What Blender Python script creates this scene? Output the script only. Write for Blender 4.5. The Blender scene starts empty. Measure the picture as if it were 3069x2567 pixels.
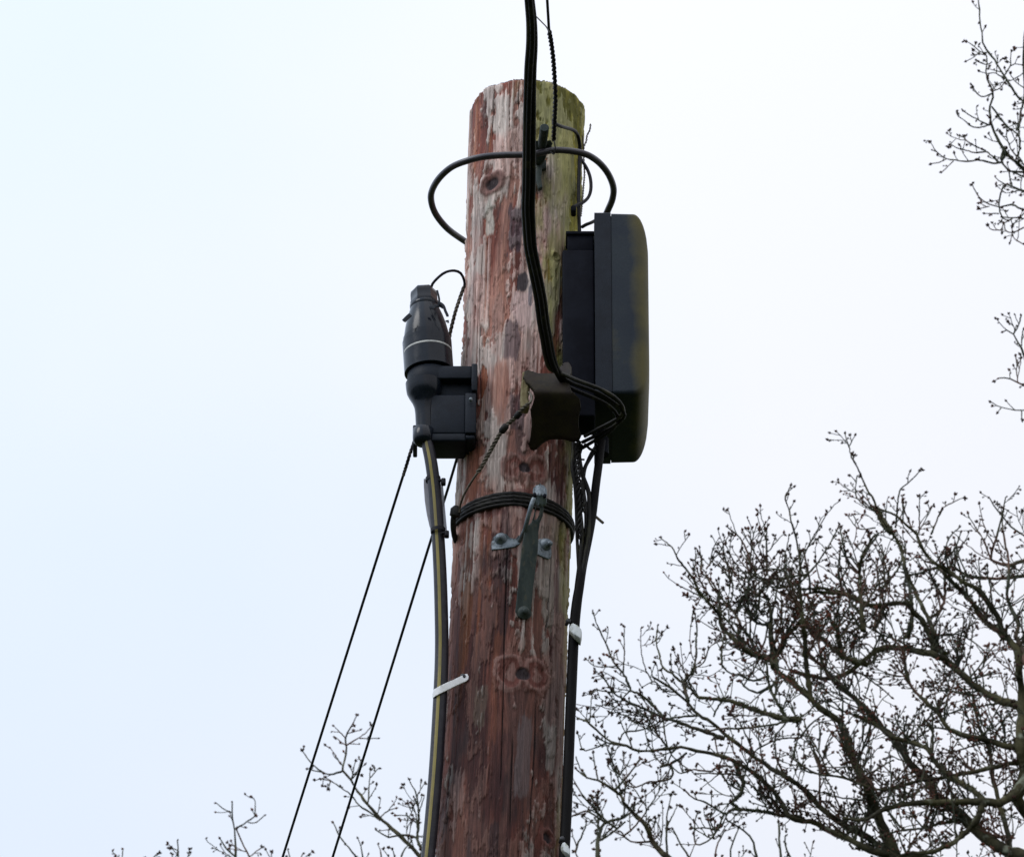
import bpy, bmesh, math, random
import numpy as np
from mathutils import Vector, Matrix, Quaternion

SC = bpy.context.scene
COL = SC.collection
R = math.radians
random.seed(7)

# ------------------------------------------------------------------ camera
PITCH = R(31.0)
HFOV = R(8.3)
CAM = Vector((0, 0, 1.6))
FPX = 3069 / 2 / math.tan(HFOV / 2)
cam = bpy.data.cameras.new('camera')
cam.sensor_width = 36
cam.lens = 18 / math.tan(HFOV / 2)
cam.clip_start = 0.1
cam.clip_end = 3000
cam.dof.use_dof = True
cam.dof.focus_distance = 11.55
cam.dof.aperture_fstop = 60
camo = bpy.data.objects.new('camera', cam)
camo.location = CAM
camo.rotation_euler = (math.pi / 2 + PITCH, 0, 0)
COL.objects.link(camo)
SC.camera = camo

# ------------------------------------------------------------------ overcast sky and sun
SUN_EL, SUN_AZ = R(45), R(-62)        # azimuth from +Y towards -X, high, soft
world = bpy.data.worlds.new('World')
SC.world = world
world.use_nodes = True
wn, wl = world.node_tree.nodes, world.node_tree.links
for n in list(wn):
    wn.remove(n)
wout = wn.new('ShaderNodeOutputWorld')
bg_sky = wn.new('ShaderNodeBackground')
bg_sky.inputs['Strength'].default_value = 0.07
sky = wn.new('ShaderNodeTexSky')
sky.sky_type = 'NISHITA'
sky.sun_disc = False
sky.sun_elevation = SUN_EL
sky.sun_rotation = SUN_AZ
wl.new(sky.outputs[0], bg_sky.inputs['Color'])
bg_cl = wn.new('ShaderNodeBackground')
tc = wn.new('ShaderNodeTexCoord')
nz = wn.new('ShaderNodeTexNoise')
nz.inputs['Scale'].default_value = 9.0
nz.inputs['Detail'].default_value = 3.0
nz.inputs['Roughness'].default_value = 0.45
mp = wn.new('ShaderNodeMapping')
mp.inputs['Location'].default_value = (0.35, 0.1, 0.55)
wl.new(tc.outputs['Generated'], mp.inputs['Vector'])
wl.new(mp.outputs[0], nz.inputs['Vector'])
cr = wn.new('ShaderNodeValToRGB')
cr.color_ramp.elements[0].position = 0.0
cr.color_ramp.elements[0].color = (0.785, 0.905, 1.09, 1)
cr.color_ramp.elements[1].position = 0.8
cr.color_ramp.elements[1].color = (0.98, 1.003, 1.08, 1)
sg = wn.new('ShaderNodeVectorMath'); sg.operation = 'DOT_PRODUCT'; sg.inputs[1].default_value = (4.8, 0, 0.6)
wl.new(tc.outputs['Generated'], sg.inputs[0])
sa = wn.new('ShaderNodeMath'); sa.operation = 'MULTIPLY_ADD'; sa.inputs[1].default_value = 1.1; sa.inputs[2].default_value = -.29
wl.new(nz.outputs['Fac'], sa.inputs[0])
sb = wn.new('ShaderNodeMath'); sb.operation = 'ADD'; sb.use_clamp = True
wl.new(sa.outputs[0], sb.inputs[0]); wl.new(sg.outputs['Value'], sb.inputs[1])
wl.new(sb.outputs[0], cr.inputs['Fac'])
wl.new(cr.outputs[0], bg_cl.inputs['Color'])
# standard overcast sky: zenith brighter than the horizon, and brighter round the hidden sun
SD = Vector((-math.sin(R(62)) * math.cos(R(45)), -math.cos(R(62)) * math.cos(R(45)), math.sin(R(45))))
sepw = wn.new('ShaderNodeSeparateXYZ'); wl.new(tc.outputs['Generated'], sepw.inputs[0])
mz = wn.new('ShaderNodeMath'); mz.operation = 'MULTIPLY_ADD'; mz.use_clamp = False
mz.inputs[1].default_value = 1.0 / 2.015; mz.inputs[2].default_value = 1.5 / 2.015
cz = wn.new('ShaderNodeClamp'); wl.new(sepw.outputs[2], cz.inputs[0]); wl.new(cz.outputs[0], mz.inputs[0])
dt = wn.new('ShaderNodeVectorMath'); dt.operation = 'DOT_PRODUCT'; dt.inputs[1].default_value = SD
wl.new(tc.outputs['Generated'], dt.inputs[0])
vd = Vector((0, math.cos(PITCH), math.sin(PITCH))).dot(SD)
ms = wn.new('ShaderNodeMath'); ms.operation = 'MULTIPLY_ADD'; ms.inputs[1].default_value = 0.52; ms.inputs[2].default_value = 1 - .52 * vd
wl.new(dt.outputs['Value'], ms.inputs[0])
mm = wn.new('ShaderNodeMath'); mm.operation = 'MULTIPLY'; wl.new(mz.outputs[0], mm.inputs[0]); wl.new(ms.outputs[0], mm.inputs[1])
wl.new(mm.outputs[0], bg_cl.inputs['Strength'])
mixw = wn.new('ShaderNodeMixShader')
mixw.inputs[0].default_value = 0.96
wl.new(bg_sky.outputs[0], mixw.inputs[1])
wl.new(bg_cl.outputs[0], mixw.inputs[2])
wl.new(mixw.outputs[0], wout.inputs['Surface'])

sl = bpy.data.lights.new('sun', 'SUN')
sl.energy = 1.0
sl.angle = R(25)
sl.color = (1.0, 0.97, 0.93)
so = bpy.data.objects.new('sun', sl)
COL.objects.link(so)
sdir = SD.copy()
so.rotation_euler = sdir.to_track_quat('Z', 'Y').to_euler()
so.location = (-5, -5, 20)
sky.sun_rotation = math.atan2(sdir.x, sdir.y)

SC.view_settings.view_transform = 'Standard'
SC.view_settings.look = 'None'
SC.view_settings.exposure = 0.0
SC.view_settings.gamma = 1.0
SC.render.engine = 'CYCLES'
SC.cycles.max_bounces = 6

# ------------------------------------------------------------------ pixel ray helper
FW = Vector((0, math.cos(PITCH), math.sin(PITCH)))
UP = Vector((0, -math.sin(PITCH), math.cos(PITCH)))
def P(px, py, Y):
    d = FW + Vector((1, 0, 0)) * ((px - 1534.5) / FPX) - UP * ((py - 1283.5) / FPX)
    return CAM + d * (Y / d.y)
def MPP(Y, py=1283):                 # metres per source pixel at depth Y
    return (P(0, py, Y) - CAM).dot(FW) / FPX

# ------------------------------------------------------------------ mesh helpers
def tag(o, label=None, cat=None, group=None, kind=None):
    if label: o['label'] = label
    if cat: o['category'] = cat
    if group: o['group'] = group
    if kind: o['kind'] = kind
    return o
def thing(name, label, cat, loc, group=None):
    o = bpy.data.objects.new(name, None)
    o.empty_display_size = 0.05
    COL.objects.link(o)
    o.location = loc
    return tag(o, label, cat, group)
def wloc(o):
    v = Vector((0, 0, 0))
    while o is not None:
        v += o.location
        o = o.parent
    return v
class MB:
    def __init__(self):
        self.v = []; self.f = []; self.m = []; self.mi = 0
    def add(self, vs, fs):
        b = len(self.v)
        self.v.extend([tuple(x) for x in vs])
        for f in fs:
            self.f.append(tuple(b + i for i in f)); self.m.append(self.mi)
    def build(self, name, mats, parent=None, smooth=True, origin=None):
        if not isinstance(mats, (list, tuple)): mats = [mats]
        if parent is not None: o0 = wloc(parent)
        elif origin is not None: o0 = Vector(origin)
        else:
            a = np.array(self.v); o0 = Vector(((a[:, 0].min() + a[:, 0].max()) / 2, (a[:, 1].min() + a[:, 1].max()) / 2, a[:, 2].min()))
        me = bpy.data.meshes.new(name)
        me.from_pydata([(x - o0.x, y - o0.y, z - o0.z) for x, y, z in self.v], [], self.f)
        for m in mats: me.materials.append(m)
        if len(mats) > 1: me.polygons.foreach_set('material_index', self.m)
        if smooth: me.polygons.foreach_set('use_smooth', [True] * len(self.f))
        me.update()
        if smooth: me.set_sharp_from_angle(angle=R(50))
        o = bpy.data.objects.new(name, me)
        COL.objects.link(o)
        if parent is None: o.location = o0
        else: o.parent = parent
        return o
def spline(pts, step, extra=None):
    """Catmull-Rom through pts (Vectors); extra = per-point value; returns resampled lists"""
    P_ = [Vector(p) for p in pts]
    ex = extra if extra is not None else [0] * len(P_)
    out, oe = [], []
    n = len(P_)
    for i in range(n - 1):
        p1, p2 = P_[i], P_[i + 1]
        p0 = P_[i - 1] if i > 0 else p1 * 2 - p2
        p3 = P_[i + 2] if i + 2 < n else p2 * 2 - p1
        L = (p2 - p1).length
        k = max(1, int(L / step + 0.5))
        for j in range(k):
            t = j / k
            t2, t3 = t * t, t * t * t
            out.append(0.5 * ((2 * p1) + (p2 - p0) * t + (2 * p0 - 5 * p1 + 4 * p2 - p3) * t2 + (3 * p1 - p0 - 3 * p2 + p3) * t3))
            oe.append(ex[i] * (1 - t) + ex[i + 1] * t)
    out.append(P_[-1]); oe.append(ex[-1])
    return out, oe
def frames(pts):
    n = len(pts)
    T = []
    for i in range(n):
        a = pts[max(0, i - 1)]; b = pts[min(n - 1, i + 1)]
        d = (b - a)
        T.append(d.normalized() if d.length > 1e-9 else Vector((0, 0, 1)))
    ref = Vector((0, -1, 0)) if abs(T[0].y) < 0.9 else Vector((0, 0, 1))
    U = (ref - T[0] * ref.dot(T[0])).normalized()
    fr = []
    for i in range(n):
        U = U - T[i] * U.dot(T[i])
        if U.length < 1e-6: U = T[i].orthogonal()
        U.normalize()
        fr.append((U.copy(), T[i].cross(U)))
    return fr
def tube(mb, pts, rad, sides=8, cap=True, flat=1.0):
    if not isinstance(rad, (list, tuple)): rad = [rad] * len(pts)
    fr = frames(pts)
    vs, fs = [], []
    cs = [(math.cos(2 * math.pi * k / sides), math.sin(2 * math.pi * k / sides)) for k in range(sides)]
    for p, r, (u, w) in zip(pts, rad, fr):
        for c, s in cs: vs.append(p + u * (c * r * flat) + w * (s * r))
    n = len(pts)
    for i in range(n - 1):
        for k in range(sides):
            a = i * sides + k; b = i * sides + (k + 1) % sides
            fs.append((a, b, b + sides, a + sides))
    if cap:
        fs.append(tuple(range(sides))[::-1]); fs.append(tuple((n - 1) * sides + k for k in range(sides)))
    mb.add(vs, fs)
def helix(mb, pts, Rh, pitch, r, phase=0, sides=5, ramp=0):
    fr = frames(pts)
    out = []
    s = 0
    cum = [0]
    for i in range(1, len(pts)): cum.append(cum[-1] + (pts[i] - pts[i - 1]).length)
    L = cum[-1]
    st = pitch / 10
    n = int(L / st)
    j = 0
    for i in range(n + 1):
        s = min(L, i * st)
        while j < len(cum) - 2 and cum[j + 1] < s: j += 1
        t = (s - cum[j]) / max(1e-9, cum[j + 1] - cum[j])
        p = pts[j].lerp(pts[j + 1], t)
        u = fr[j][0].lerp(fr[j + 1][0], t); w = fr[j][1].lerp(fr[j + 1][1], t)
        a = phase + 2 * math.pi * s / pitch
        out.append(p + (u * math.cos(a) + w * math.sin(a)) * Rh)
    tube(mb, out, r, sides)
def lathe(mb, prof, base, axis, seg=32, cap=True, ref=None):
    """prof: list of (s along axis, radius)"""
    ax = Vector(axis).normalized()
    u = Vector(ref) if ref else (Vector((1, 0, 0)) if abs(ax.x) < 0.8 else Vector((0, 1, 0)))
    u = (u - ax * u.dot(ax)).normalized(); w = ax.cross(u)
    vs, fs = [], []
    for s, r in prof:
        for k in range(seg):
            a = 2 * math.pi * (k + 0.5) / seg
            vs.append(Vector(base) + ax * s + (u * math.cos(a) + w * math.sin(a)) * r)
    for i in range(len(prof) - 1):
        for k in range(seg):
            a = i * seg + k; b = i * seg + (k + 1) % seg
            fs.append((a, b, b + seg, a + seg))
    if cap:
        fs.append(tuple(range(seg))[::-1]); fs.append(tuple((len(prof) - 1) * seg + k for k in range(seg)))
    mb.add(vs, fs)
def bm_add(mb, bm):
    bm.verts.ensure_lookup_table(); bm.verts.index_update()
    mb.add([v.co.copy() for v in bm.verts], [[v.index for v in f.verts] for f in bm.faces])
    bm.free()
def box(mb, lo, hi, bev=0.002, seg=2, rot=None):
    bm = bmesh.new()
    bmesh.ops.create_cube(bm, size=1)
    lo, hi = Vector(lo), Vector(hi)
    c, s = (lo + hi) / 2, hi - lo
    for v in bm.verts: v.co = Vector((v.co.x * s.x, v.co.y * s.y, v.co.z * s.z))
    if bev: bmesh.ops.bevel(bm, geom=bm.edges[:], offset=bev, segments=seg, profile=0.5, affect='EDGES')
    for v in bm.verts: v.co = (rot @ v.co if rot else v.co) + c
    bm_add(mb, bm)
def plate(mb, outline, Yf, thick, grid=10, bev=0.0015, smooth_n=2):
    """thick plate whose outline is given as seen (source px) and whose near face lies at depth Yf(px,py)"""
    pts = [Vector((x, y, 0)) for x, y in outline]
    if smooth_n:
        loop = pts + [pts[0]]
        o2 = []
        n = len(pts)
        for i in range(n):
            p0, p1, p2, p3 = pts[i - 1], pts[i], pts[(i + 1) % n], pts[(i + 2) % n]
            for j in range(smooth_n):
                t = j / smooth_n
                o2.append(0.5 * ((2 * p1) + (p2 - p0) * t * 0.8 + (2 * p0 - 5 * p1 + 4 * p2 - p3) * t * t * 0.8 + (3 * p1 - p0 - 3 * p2 + p3) * t ** 3 * 0.8) + (p2 - p1) * 0.2 * t + p1 * 0 if False else p1.lerp(p2, t))
        pts = o2
    bm = bmesh.new()
    vs = [bm.verts.new(p) for p in pts]
    bm.faces.new(vs)
    xs = [p.x for p in pts]; ys = [p.y for p in pts]
    x = min(xs) + grid
    while x < max(xs):
        bmesh.ops.bisect_plane(bm, geom=bm.verts[:] + bm.edges[:] + bm.faces[:], plane_co=(x + .13, 0, 0), plane_no=(1, 0, 0)); x += grid
    y = min(ys) + grid
    while y < max(ys):
        bmesh.ops.bisect_plane(bm, geom=bm.verts[:] + bm.edges[:] + bm.faces[:], plane_co=(0, y + .17, 0), plane_no=(0, 1, 0)); y += grid
    for v in bm.verts: v.co = P(v.co.x, v.co.y, Yf(v.co.x, v.co.y))
    bmesh.ops.recalc_face_normals(bm, faces=bm.faces[:])
    r = bmesh.ops.extrude_face_region(bm, geom=bm.faces[:])
    for g in r['geom']:
        if isinstance(g, bmesh.types.BMVert): g.co += Vector((0, thick, 0))
    bmesh.ops.recalc_face_normals(bm, faces=bm.faces[:])
    if bev:
        es = [e for e in bm.edges if len(e.link_faces) == 2 and e.calc_face_angle(0) > R(50)]
        bmesh.ops.bevel(bm, geom=es, offset=bev, segments=2, profile=0.5, affect='EDGES')
    bm_add(mb, bm)

# ------------------------------------------------------------------ materials
def mat(name, base, rough=0.6, metal=0.0, col2=None, scale=40, stretch=(1, 1, 1), lo=0.4, hi=0.6, col3=None, scale3=150, lo3=0.55, hi3=0.7, bump=0.0, bscale=200, spec=0.5, rough2=None, detail=6):
    m = bpy.data.materials.new(name)
    m.use_nodes = True
    nt = m.node_tree; N, L = nt.nodes, nt.links
    b = N['Principled BSDF']
    b.inputs['Roughness'].default_value = rough
    b.inputs['Metallic'].default_value = metal
    b.inputs['Specular IOR Level'].default_value = spec
    b.inputs['Base Color'].default_value = (*base, 1)
    t = N.new('ShaderNodeTexCoord'); mpn = N.new('ShaderNodeMapping')
    mpn.inputs['Scale'].default_value = stretch
    L.new(t.outputs['Object'], mpn.inputs['Vector'])
    cur = None
    if col2:
        nz = N.new('ShaderNodeTexNoise'); nz.inputs['Scale'].default_value = scale; nz.inputs['Detail'].default_value = detail
        nz.inputs['Roughness'].default_value = 0.65
        L.new(mpn.outputs[0], nz.inputs['Vector'])
        mr = N.new('ShaderNodeMapRange'); mr.inputs[1].default_value = lo; mr.inputs[2].default_value = hi
        L.new(nz.outputs['Fac'], mr.inputs[0])
        mx = N.new('ShaderNodeMix'); mx.data_type = 'RGBA'
        mx.inputs[6].default_value = (*base, 1); mx.inputs[7].default_value = (*col2, 1)
        L.new(mr.outputs[0], mx.inputs[0]); cur = mx.outputs[2]
        if rough2 is not None:
            m2 = N.new('ShaderNodeMapRange'); m2.inputs[3].default_value = rough; m2.inputs[4].default_value = rough2
            L.new(mr.outputs[0], m2.inputs[0]); L.new(m2.outputs[0], b.inputs['Roughness'])
    if col3:
        nz3 = N.new('ShaderNodeTexNoise'); nz3.inputs['Scale'].default_value = scale3; nz3.inputs['Detail'].default_value = 4
        L.new(mpn.outputs[0], nz3.inputs['Vector'])
        mr3 = N.new('ShaderNodeMapRange'); mr3.inputs[1].default_value = lo3; mr3.inputs[2].default_value = hi3
        L.new(nz3.outputs['Fac'], mr3.inputs[0])
        mx3 = N.new('ShaderNodeMix'); mx3.data_type = 'RGBA'
        mx3.inputs[7].default_value = (*col3, 1)
        L.new(mr3.outputs[0], mx3.inputs[0]); L.new(cur, mx3.inputs[6]); cur = mx3.outputs[2]
    if cur: L.new(cur, b.inputs['Base Color'])
    if bump:
        nb = N.new('ShaderNodeTexNoise'); nb.inputs['Scale'].default_value = bscale; nb.inputs['Detail'].default_value = 5
        L.new(mpn.outputs[0], nb.inputs['Vector'])
        bp = N.new('ShaderNodeBump'); bp.inputs['Strength'].default_value = 1.0; bp.inputs['Distance'].default_value = bump
        L.new(nb.outputs['Fac'], bp.inputs['Height']); L.new(bp.outputs[0], b.inputs['Normal'])
    return m
M = {}
M['rubber'] = mat('black_cable_sheath', (0.007, 0.006, 0.009), 0.5, col2=(0.014, 0.012, 0.014), scale=20, spec=.15)
M['black_duct'] = mat('black_duct_plastic', (0.005, 0.0045, 0.005), 0.55, col2=(0.010, 0.009, 0.009), scale=40, stretch=(1,1,.2), spec=.06)
M['loop_rubber'] = mat('grey_purple_cable_sheath', (0.026, 0.022, 0.028), 0.33, col2=(0.045, 0.038, 0.044), scale=30, spec=.5)
M['lit_edge_rubber'] = mat('lit_edge_cable_sheath', (0.010, 0.009, 0.008), 0.5, col2=(0.08, 0.072, 0.04), scale=16, stretch=(1,1,.5), lo=.46, hi=.72, spec=.3)  # paler tint stands in for light along the bundle's left edge
M['old_rubber'] = mat('algae_stained_cable_sheath', (0.007, 0.006, 0.0055), 0.55, col2=(0.055, 0.052, 0.024), scale=38, stretch=(1, 1, .3), lo=.54, hi=.74, bump=0.0002, bscale=300, spec=.15)
M['grey_rubber'] = mat('dark_grey_cable_sheath', (0.013, 0.012, 0.017), 0.4, col2=(0.026, 0.023, 0.029), scale=50, bump=0.0003, bscale=200, spec=.25)
M['plastic'] = mat('weathered_black_plastic', (0.0055, 0.008, 0.0135), 0.5, col2=(0.012, 0.016, 0.024), scale=30, bump=0.0003, bscale=500, rough2=0.6, spec=.18)
M['gloss_plastic'] = mat('shiny_black_plastic', (0.004, 0.006, 0.011), 0.15, col2=(0.008, 0.011, 0.017), scale=50, rough2=0.24, spec=.26)
M['dark_plastic'] = mat('very_dark_plastic', (0.003, 0.0035, 0.007), 0.7, col2=(0.006, 0.007, 0.012), scale=25, spec=0.08)
M['galv'] = mat('galvanised_steel', (0.11, 0.135, 0.155), 0.5, 0.35, col2=(0.20, 0.23, 0.25), scale=90, col3=(0.05, 0.055, 0.055), scale3=160, bump=0.0004, bscale=400)
M['galv_dark'] = mat('dirty_galvanised_steel', (0.026, 0.036, 0.034), 0.6, 0.2, col2=(0.05, 0.062, 0.055), scale=50, stretch=(1, 1, .3), col3=(0.075, 0.075, 0.055), bump=0.0004, bscale=300, spec=.3)
M['iron'] = mat('brown_cast_metal', (0.020, 0.013, 0.010), 0.6, 0.0, col2=(0.030, 0.022, 0.011), scale=30, col3=(0.014, 0.011, 0.009), scale3=40, lo3=.5, hi3=.7, bump=0.0003, bscale=180, spec=.2)
M['lit_iron'] = mat('lit_cast_metal', (0.12, 0.088, 0.022), 0.7, 0.0, col2=(0.20, 0.16, 0.07), scale=80, bump=0.0006, bscale=300)  # lighter cast metal: light on the left flange put into the colour
M['strand'] = mat('dull_steel_strand', (0.009, 0.008, 0.008), 0.55, 0.1, col2=(0.024, 0.022, 0.019), scale=120, spec=.18)
M['strand_brown'] = mat('weathered_bronze_wire', (0.06, 0.045, 0.028), 0.55, 0.3, col2=(0.12, 0.10, 0.07), scale=120, bump=0.0003, bscale=500)
M['yellow'] = mat('yellow_stripe', (0.24, 0.185, 0.028), 0.5, col2=(0.13, 0.10, 0.025), scale=25, lo=.45, hi=.75)
M['white_strap'] = mat('white_plastic_strap', (0.78, 0.77, 0.77), 0.55, col2=(0.62, 0.6, 0.58), scale=60, lo=.5, hi=.8)
M['dirty_strap'] = mat('stained_white_strap', (0.62, 0.64, 0.64), 0.6, col2=(0.22, 0.24, 0.10), scale=60, lo=.5, hi=.68)
M['seal'] = mat('pale_seal', (0.55, 0.54, 0.50), 0.5, col2=(0.4, 0.4, 0.38), scale=80)
M['nail'] = mat('dark_nail_steel', (0.03, 0.03, 0.035), 0.5, 0.5, col2=(0.06, 0.06, 0.065), scale=200)
M['peg'] = mat('pale_wood_peg', (0.14, 0.11, 0.06), 0.8, col2=(0.06, 0.05, 0.03), scale=150)
M['bark'] = mat('oak_bark', (0.034, 0.031, 0.021), 0.9, col2=(0.095, 0.085, 0.045), scale=7, lo=.42, hi=.62, col3=(0.22, 0.23, 0.17), scale3=16, lo3=.60, hi3=.70, bump=0.006, bscale=50, spec=0.1)
M['twig'] = mat('twig_bark', (0.036, 0.041, 0.031), 0.85, col2=(0.08, 0.08, 0.052), scale=9, col3=(0.14, 0.08, 0.06), scale3=4, lo3=.53, hi3=.63, spec=0.1)
M['bud'] = mat('bud_scales', (0.055, 0.032, 0.026), 0.8, col2=(0.20, 0.07, 0.045), scale=3, lo=.5, hi=.68, spec=0.1)
M['moss'] = mat('moss_and_lichen', (0.055, 0.06, 0.018), 0.95, col2=(0.16, 0.17, 0.11), scale=7, lo=.48, hi=.68, spec=0.05)
M['clear'] = bpy.data.materials.new('clear_plastic_film')
M['clear'].use_nodes = True
_b = M['clear'].node_tree.nodes['Principled BSDF']
_b.inputs['Base Color'].default_value = (0.62, 0.60, 0.64, 1)
_b.inputs['Roughness'].default_value = 0.35
_b.inputs['Alpha'].default_value = 0.55
_n = M['clear'].node_tree.nodes.new('ShaderNodeTexNoise'); _n.inputs['Scale'].default_value = 60
_m = M['clear'].node_tree.nodes.new('ShaderNodeMapRange'); _m.inputs[3].default_value = 0.55; _m.inputs[4].default_value = 0.9
M['clear'].node_tree.links.new(_n.outputs['Fac'], _m.inputs[0]); M['clear'].node_tree.links.new(_m.outputs[0], _b.inputs['Alpha'])

# ------------------------------------------------------------------ ground
gm = mat('rough_grass', (0.030, 0.045, 0.014), 0.95, col2=(0.05, 0.055, 0.022), scale=0.6, col3=(0.02, 0.03, 0.01), scale3=8, bump=0.03, bscale=20, spec=0.1)
mb = MB()
rr = [0, 3, 6, 10, 16, 25, 40, 70, 120, 250, 600, 1500]
vs = [(0, 10, 0)]; fs = []
for i, r_ in enumerate(rr[1:]):
    for k in range(48):
        a = 2 * math.pi * k / 48
        vs.append((r_ * math.cos(a), 10 + r_ * math.sin(a), 0.12 * math.sin(k * 1.7 + r_) * min(1, max(0, (r_ - 12) / 30))))
for k in range(48):
    fs.append((0, 1 + k, 1 + (k + 1) % 48))
    for i in range(len(rr) - 2):
        a = 1 + i * 48 + k; b = 1 + i * 48 + (k + 1) % 48
        fs.append((a, a + 48, b + 48, b))
mb.add(vs, fs)
tag(mb.build('ground', gm, origin=(0, 0, 0)), kind='structure')

# ------------------------------------------------------------------ timber pole
PY = 10.0
pA, pB = P(1580, 317, PY), P(1493, 2567, PY)
rA = 168 * MPP(PY, 317); rB = 185 * MPP(PY, 2567)
def bow(z):            # the trunk is not quite straight: hollow on its left side
    f = np.clip((z - pA.z) / (pB.z - pA.z), 0, 1)
    return 0.0036 * np.sin(math.pi * f)
def pole_x(z): return pA.x + (pB.x - pA.x) * (z - pA.z) / (pB.z - pA.z) + (bow(z) if isinstance(z, np.ndarray) else float(bow(z)))
def pole_r(z): return rA + (rB - rA) * (z - pA.z) / (pB.z - pA.z) - (bow(z) if isinstance(z, np.ndarray) else float(bow(z)))
ZTOP = P(1575, 234, PY - rA).z
def PS(px, py, off=0.0):
    """point on the pole surface seen at px,py, lifted by off metres"""
    Y = PY - 0.09
    for _ in range(6):
        q = P(px, py, Y)
        r = pole_r(q.z); dx = max(-r, min(r, q.x - pole_x(q.z)))
        Y = PY - math.sqrt(max(0, r * r - dx * dx))
    q = P(px, py, Y)
    nrm = Vector((q.x - pole_x(q.z), q.y - PY, 0)).normalized()
    return q + nrm * off
def UZ(px, py):
    q = PS(px, py)
    th = math.atan2(q.x - pole_x(q.z), PY - q.y)
    return th * 0.0965, q.z

rng = np.random.RandomState(11)
TAB = rng.rand(256, 256)
def vnoise(x, y, seed=0):
    x = np.asarray(x) + seed * 17.31; y = np.asarray(y) + seed * 9.77
    xi = np.floor(x).astype(int); yi = np.floor(y).astype(int)
    fx = x - xi; fy = y - yi
    fx = fx * fx * (3 - 2 * fx); fy = fy * fy * (3 - 2 * fy)
    g = lambda a, b: TAB[a & 255, b & 255]
    return (g(xi, yi) * (1 - fx) + g(xi + 1, yi) * fx) * (1 - fy) + (g(xi, yi + 1) * (1 - fx) + g(xi + 1, yi + 1) * fx) * fy
def fbm(x, y, oct=5, seed=0, gain=0.5):
    s = 0; a = 1; t = 0
    for o in range(oct):
        s = s + a * vnoise(x * 2 ** o, y * 2 ** o, seed + o * 3); t += a; a *= gain
    return s / t
def sstep(a, b, x):
    t = np.clip((x - a) / (b - a), 0, 1)
    return t * t * (3 - 2 * t)

NTH = 420
zs = list(np.linspace(0, P(1500, 2567, PY).z - 0.35, 30)) 
zs += list(np.arange(zs[-1] + 0.003, ZTOP, 0.0019)) + [ZTOP]
zs = np.array(zs)
# denser columns at the front
tt = np.linspace(-1, 1, NTH, endpoint=False)
TH = np.pi * (0.62 * tt + 0.38 * tt ** 3)
th, zz = np.meshgrid(TH, zs)
u = th * 0.0965
v = zz
KN = []
for (kx, ky, rr_, wing) in [(1478, 553, 0.019, 0), (1572, 1402, 0.017, 1), (1569, 2018, 0.020, 1), (1640, 2508, 0.016, 0), (1662, 770, 0.007, 0)]:
    ku, kz = UZ(kx, ky)
    KN.append((ku, kz, rr_, wing))
# grain warp round knots
wu = u.copy()
for ku, kz, kr, w in KN:
    d2 = ((u - ku) / (kr * 1.6)) ** 2 + ((v - kz) / (kr * 3.2)) ** 2
    wu = wu - (u - ku) * 0.75 * np.exp(-d2)
grain = fbm(wu * 260, v * 7, 4, 1)
grain2 = fbm(wu * 700, v * 22, 3, 5)
strip = fbm(wu * 75, v * 2.2, 5, 9)
jag = fbm(u * 130, v * 60, 4, 13)
flk = fbm(wu * 21 + 0.5 * jag, v * 6.5 + .15 * jag, 5, 21) * 0.62 + 0.20 * jag + 0.18 * grain
flk2 = fbm(wu * 40, v * 16 + 0.6 * jag, 4, 33) * 0.6 + 0.25 * jag + 0.15 * grain2
# outer pale layer (bleached, flaking) and the red preserved wood under it
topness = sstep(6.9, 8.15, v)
thr = 0.545 - 0.06 * topness + .035 * sstep(.0, -.06, u) * (1 - topness) - .05 * sstep(.01, .07, u) * (1 - topness)
pale = sstep(thr - 0.010, thr + 0.030, flk)
pale2 = sstep(0.535, 0.565, flk2)
# horizontal ripped edges: row offsets give stepped lower ends
h = 0.0022 * pale + 0.0014 * pale2 + 0.0011 * (grain - .5) + 0.0006 * (grain2 - .5) + 0.0022 * (fbm(u * 22, v * 3, 3, 44) - .5) * 2
chip = fbm(u * 210, v * 95, 3, 71)
h += 0.0007 * (chip - .5) * sstep(.4, .6, fbm(u * 20, v * 9, 3, 77))
knotm = np.zeros_like(u); ringm = np.zeros_like(u); core = np.zeros_like(u)
for ku, kz, kr, w in KN:
    ang_n = (fbm(u * 90, v * 90, 3, 51) - .5) * .9 + (fbm(u * 35, v * 35, 2, 53) - .5) * 1.1
    if w:
        d = np.sqrt(((np.abs(u - ku) - kr * 1.15) / (kr * 1.15)) ** 2 + ((v - kz) / (kr * 1.5)) ** 2) + ang_n * 0.35
    else:
        d = np.sqrt(((u - ku) / (kr * 1.1)) ** 2 + ((v - kz) / (kr * 1.0)) ** 2) + ang_n * 0.3
    dc = np.sqrt(((u - ku) / (kr * .62)) ** 2 + ((v - kz) / (kr * .6)) ** 2) + ang_n * .4
    m_ = np.clip(1.35 - d, 0, 1)
    knotm = np.maximum(knotm, sstep(0, .35, m_))
    ringm = np.maximum(ringm, (0.5 + 0.5 * np.sin(d * 8 + 2 * ang_n)) * sstep(0, .5, np.clip(1.7 - d, 0, 1)) * (1 if w else .6))
    core = np.maximum(core, sstep(1.15, .75, dc))
    h += 0.0022 * np.exp(-((d - 0.95) / .22) ** 2) - 0.003 * sstep(1.1, .7, dc)
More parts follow.
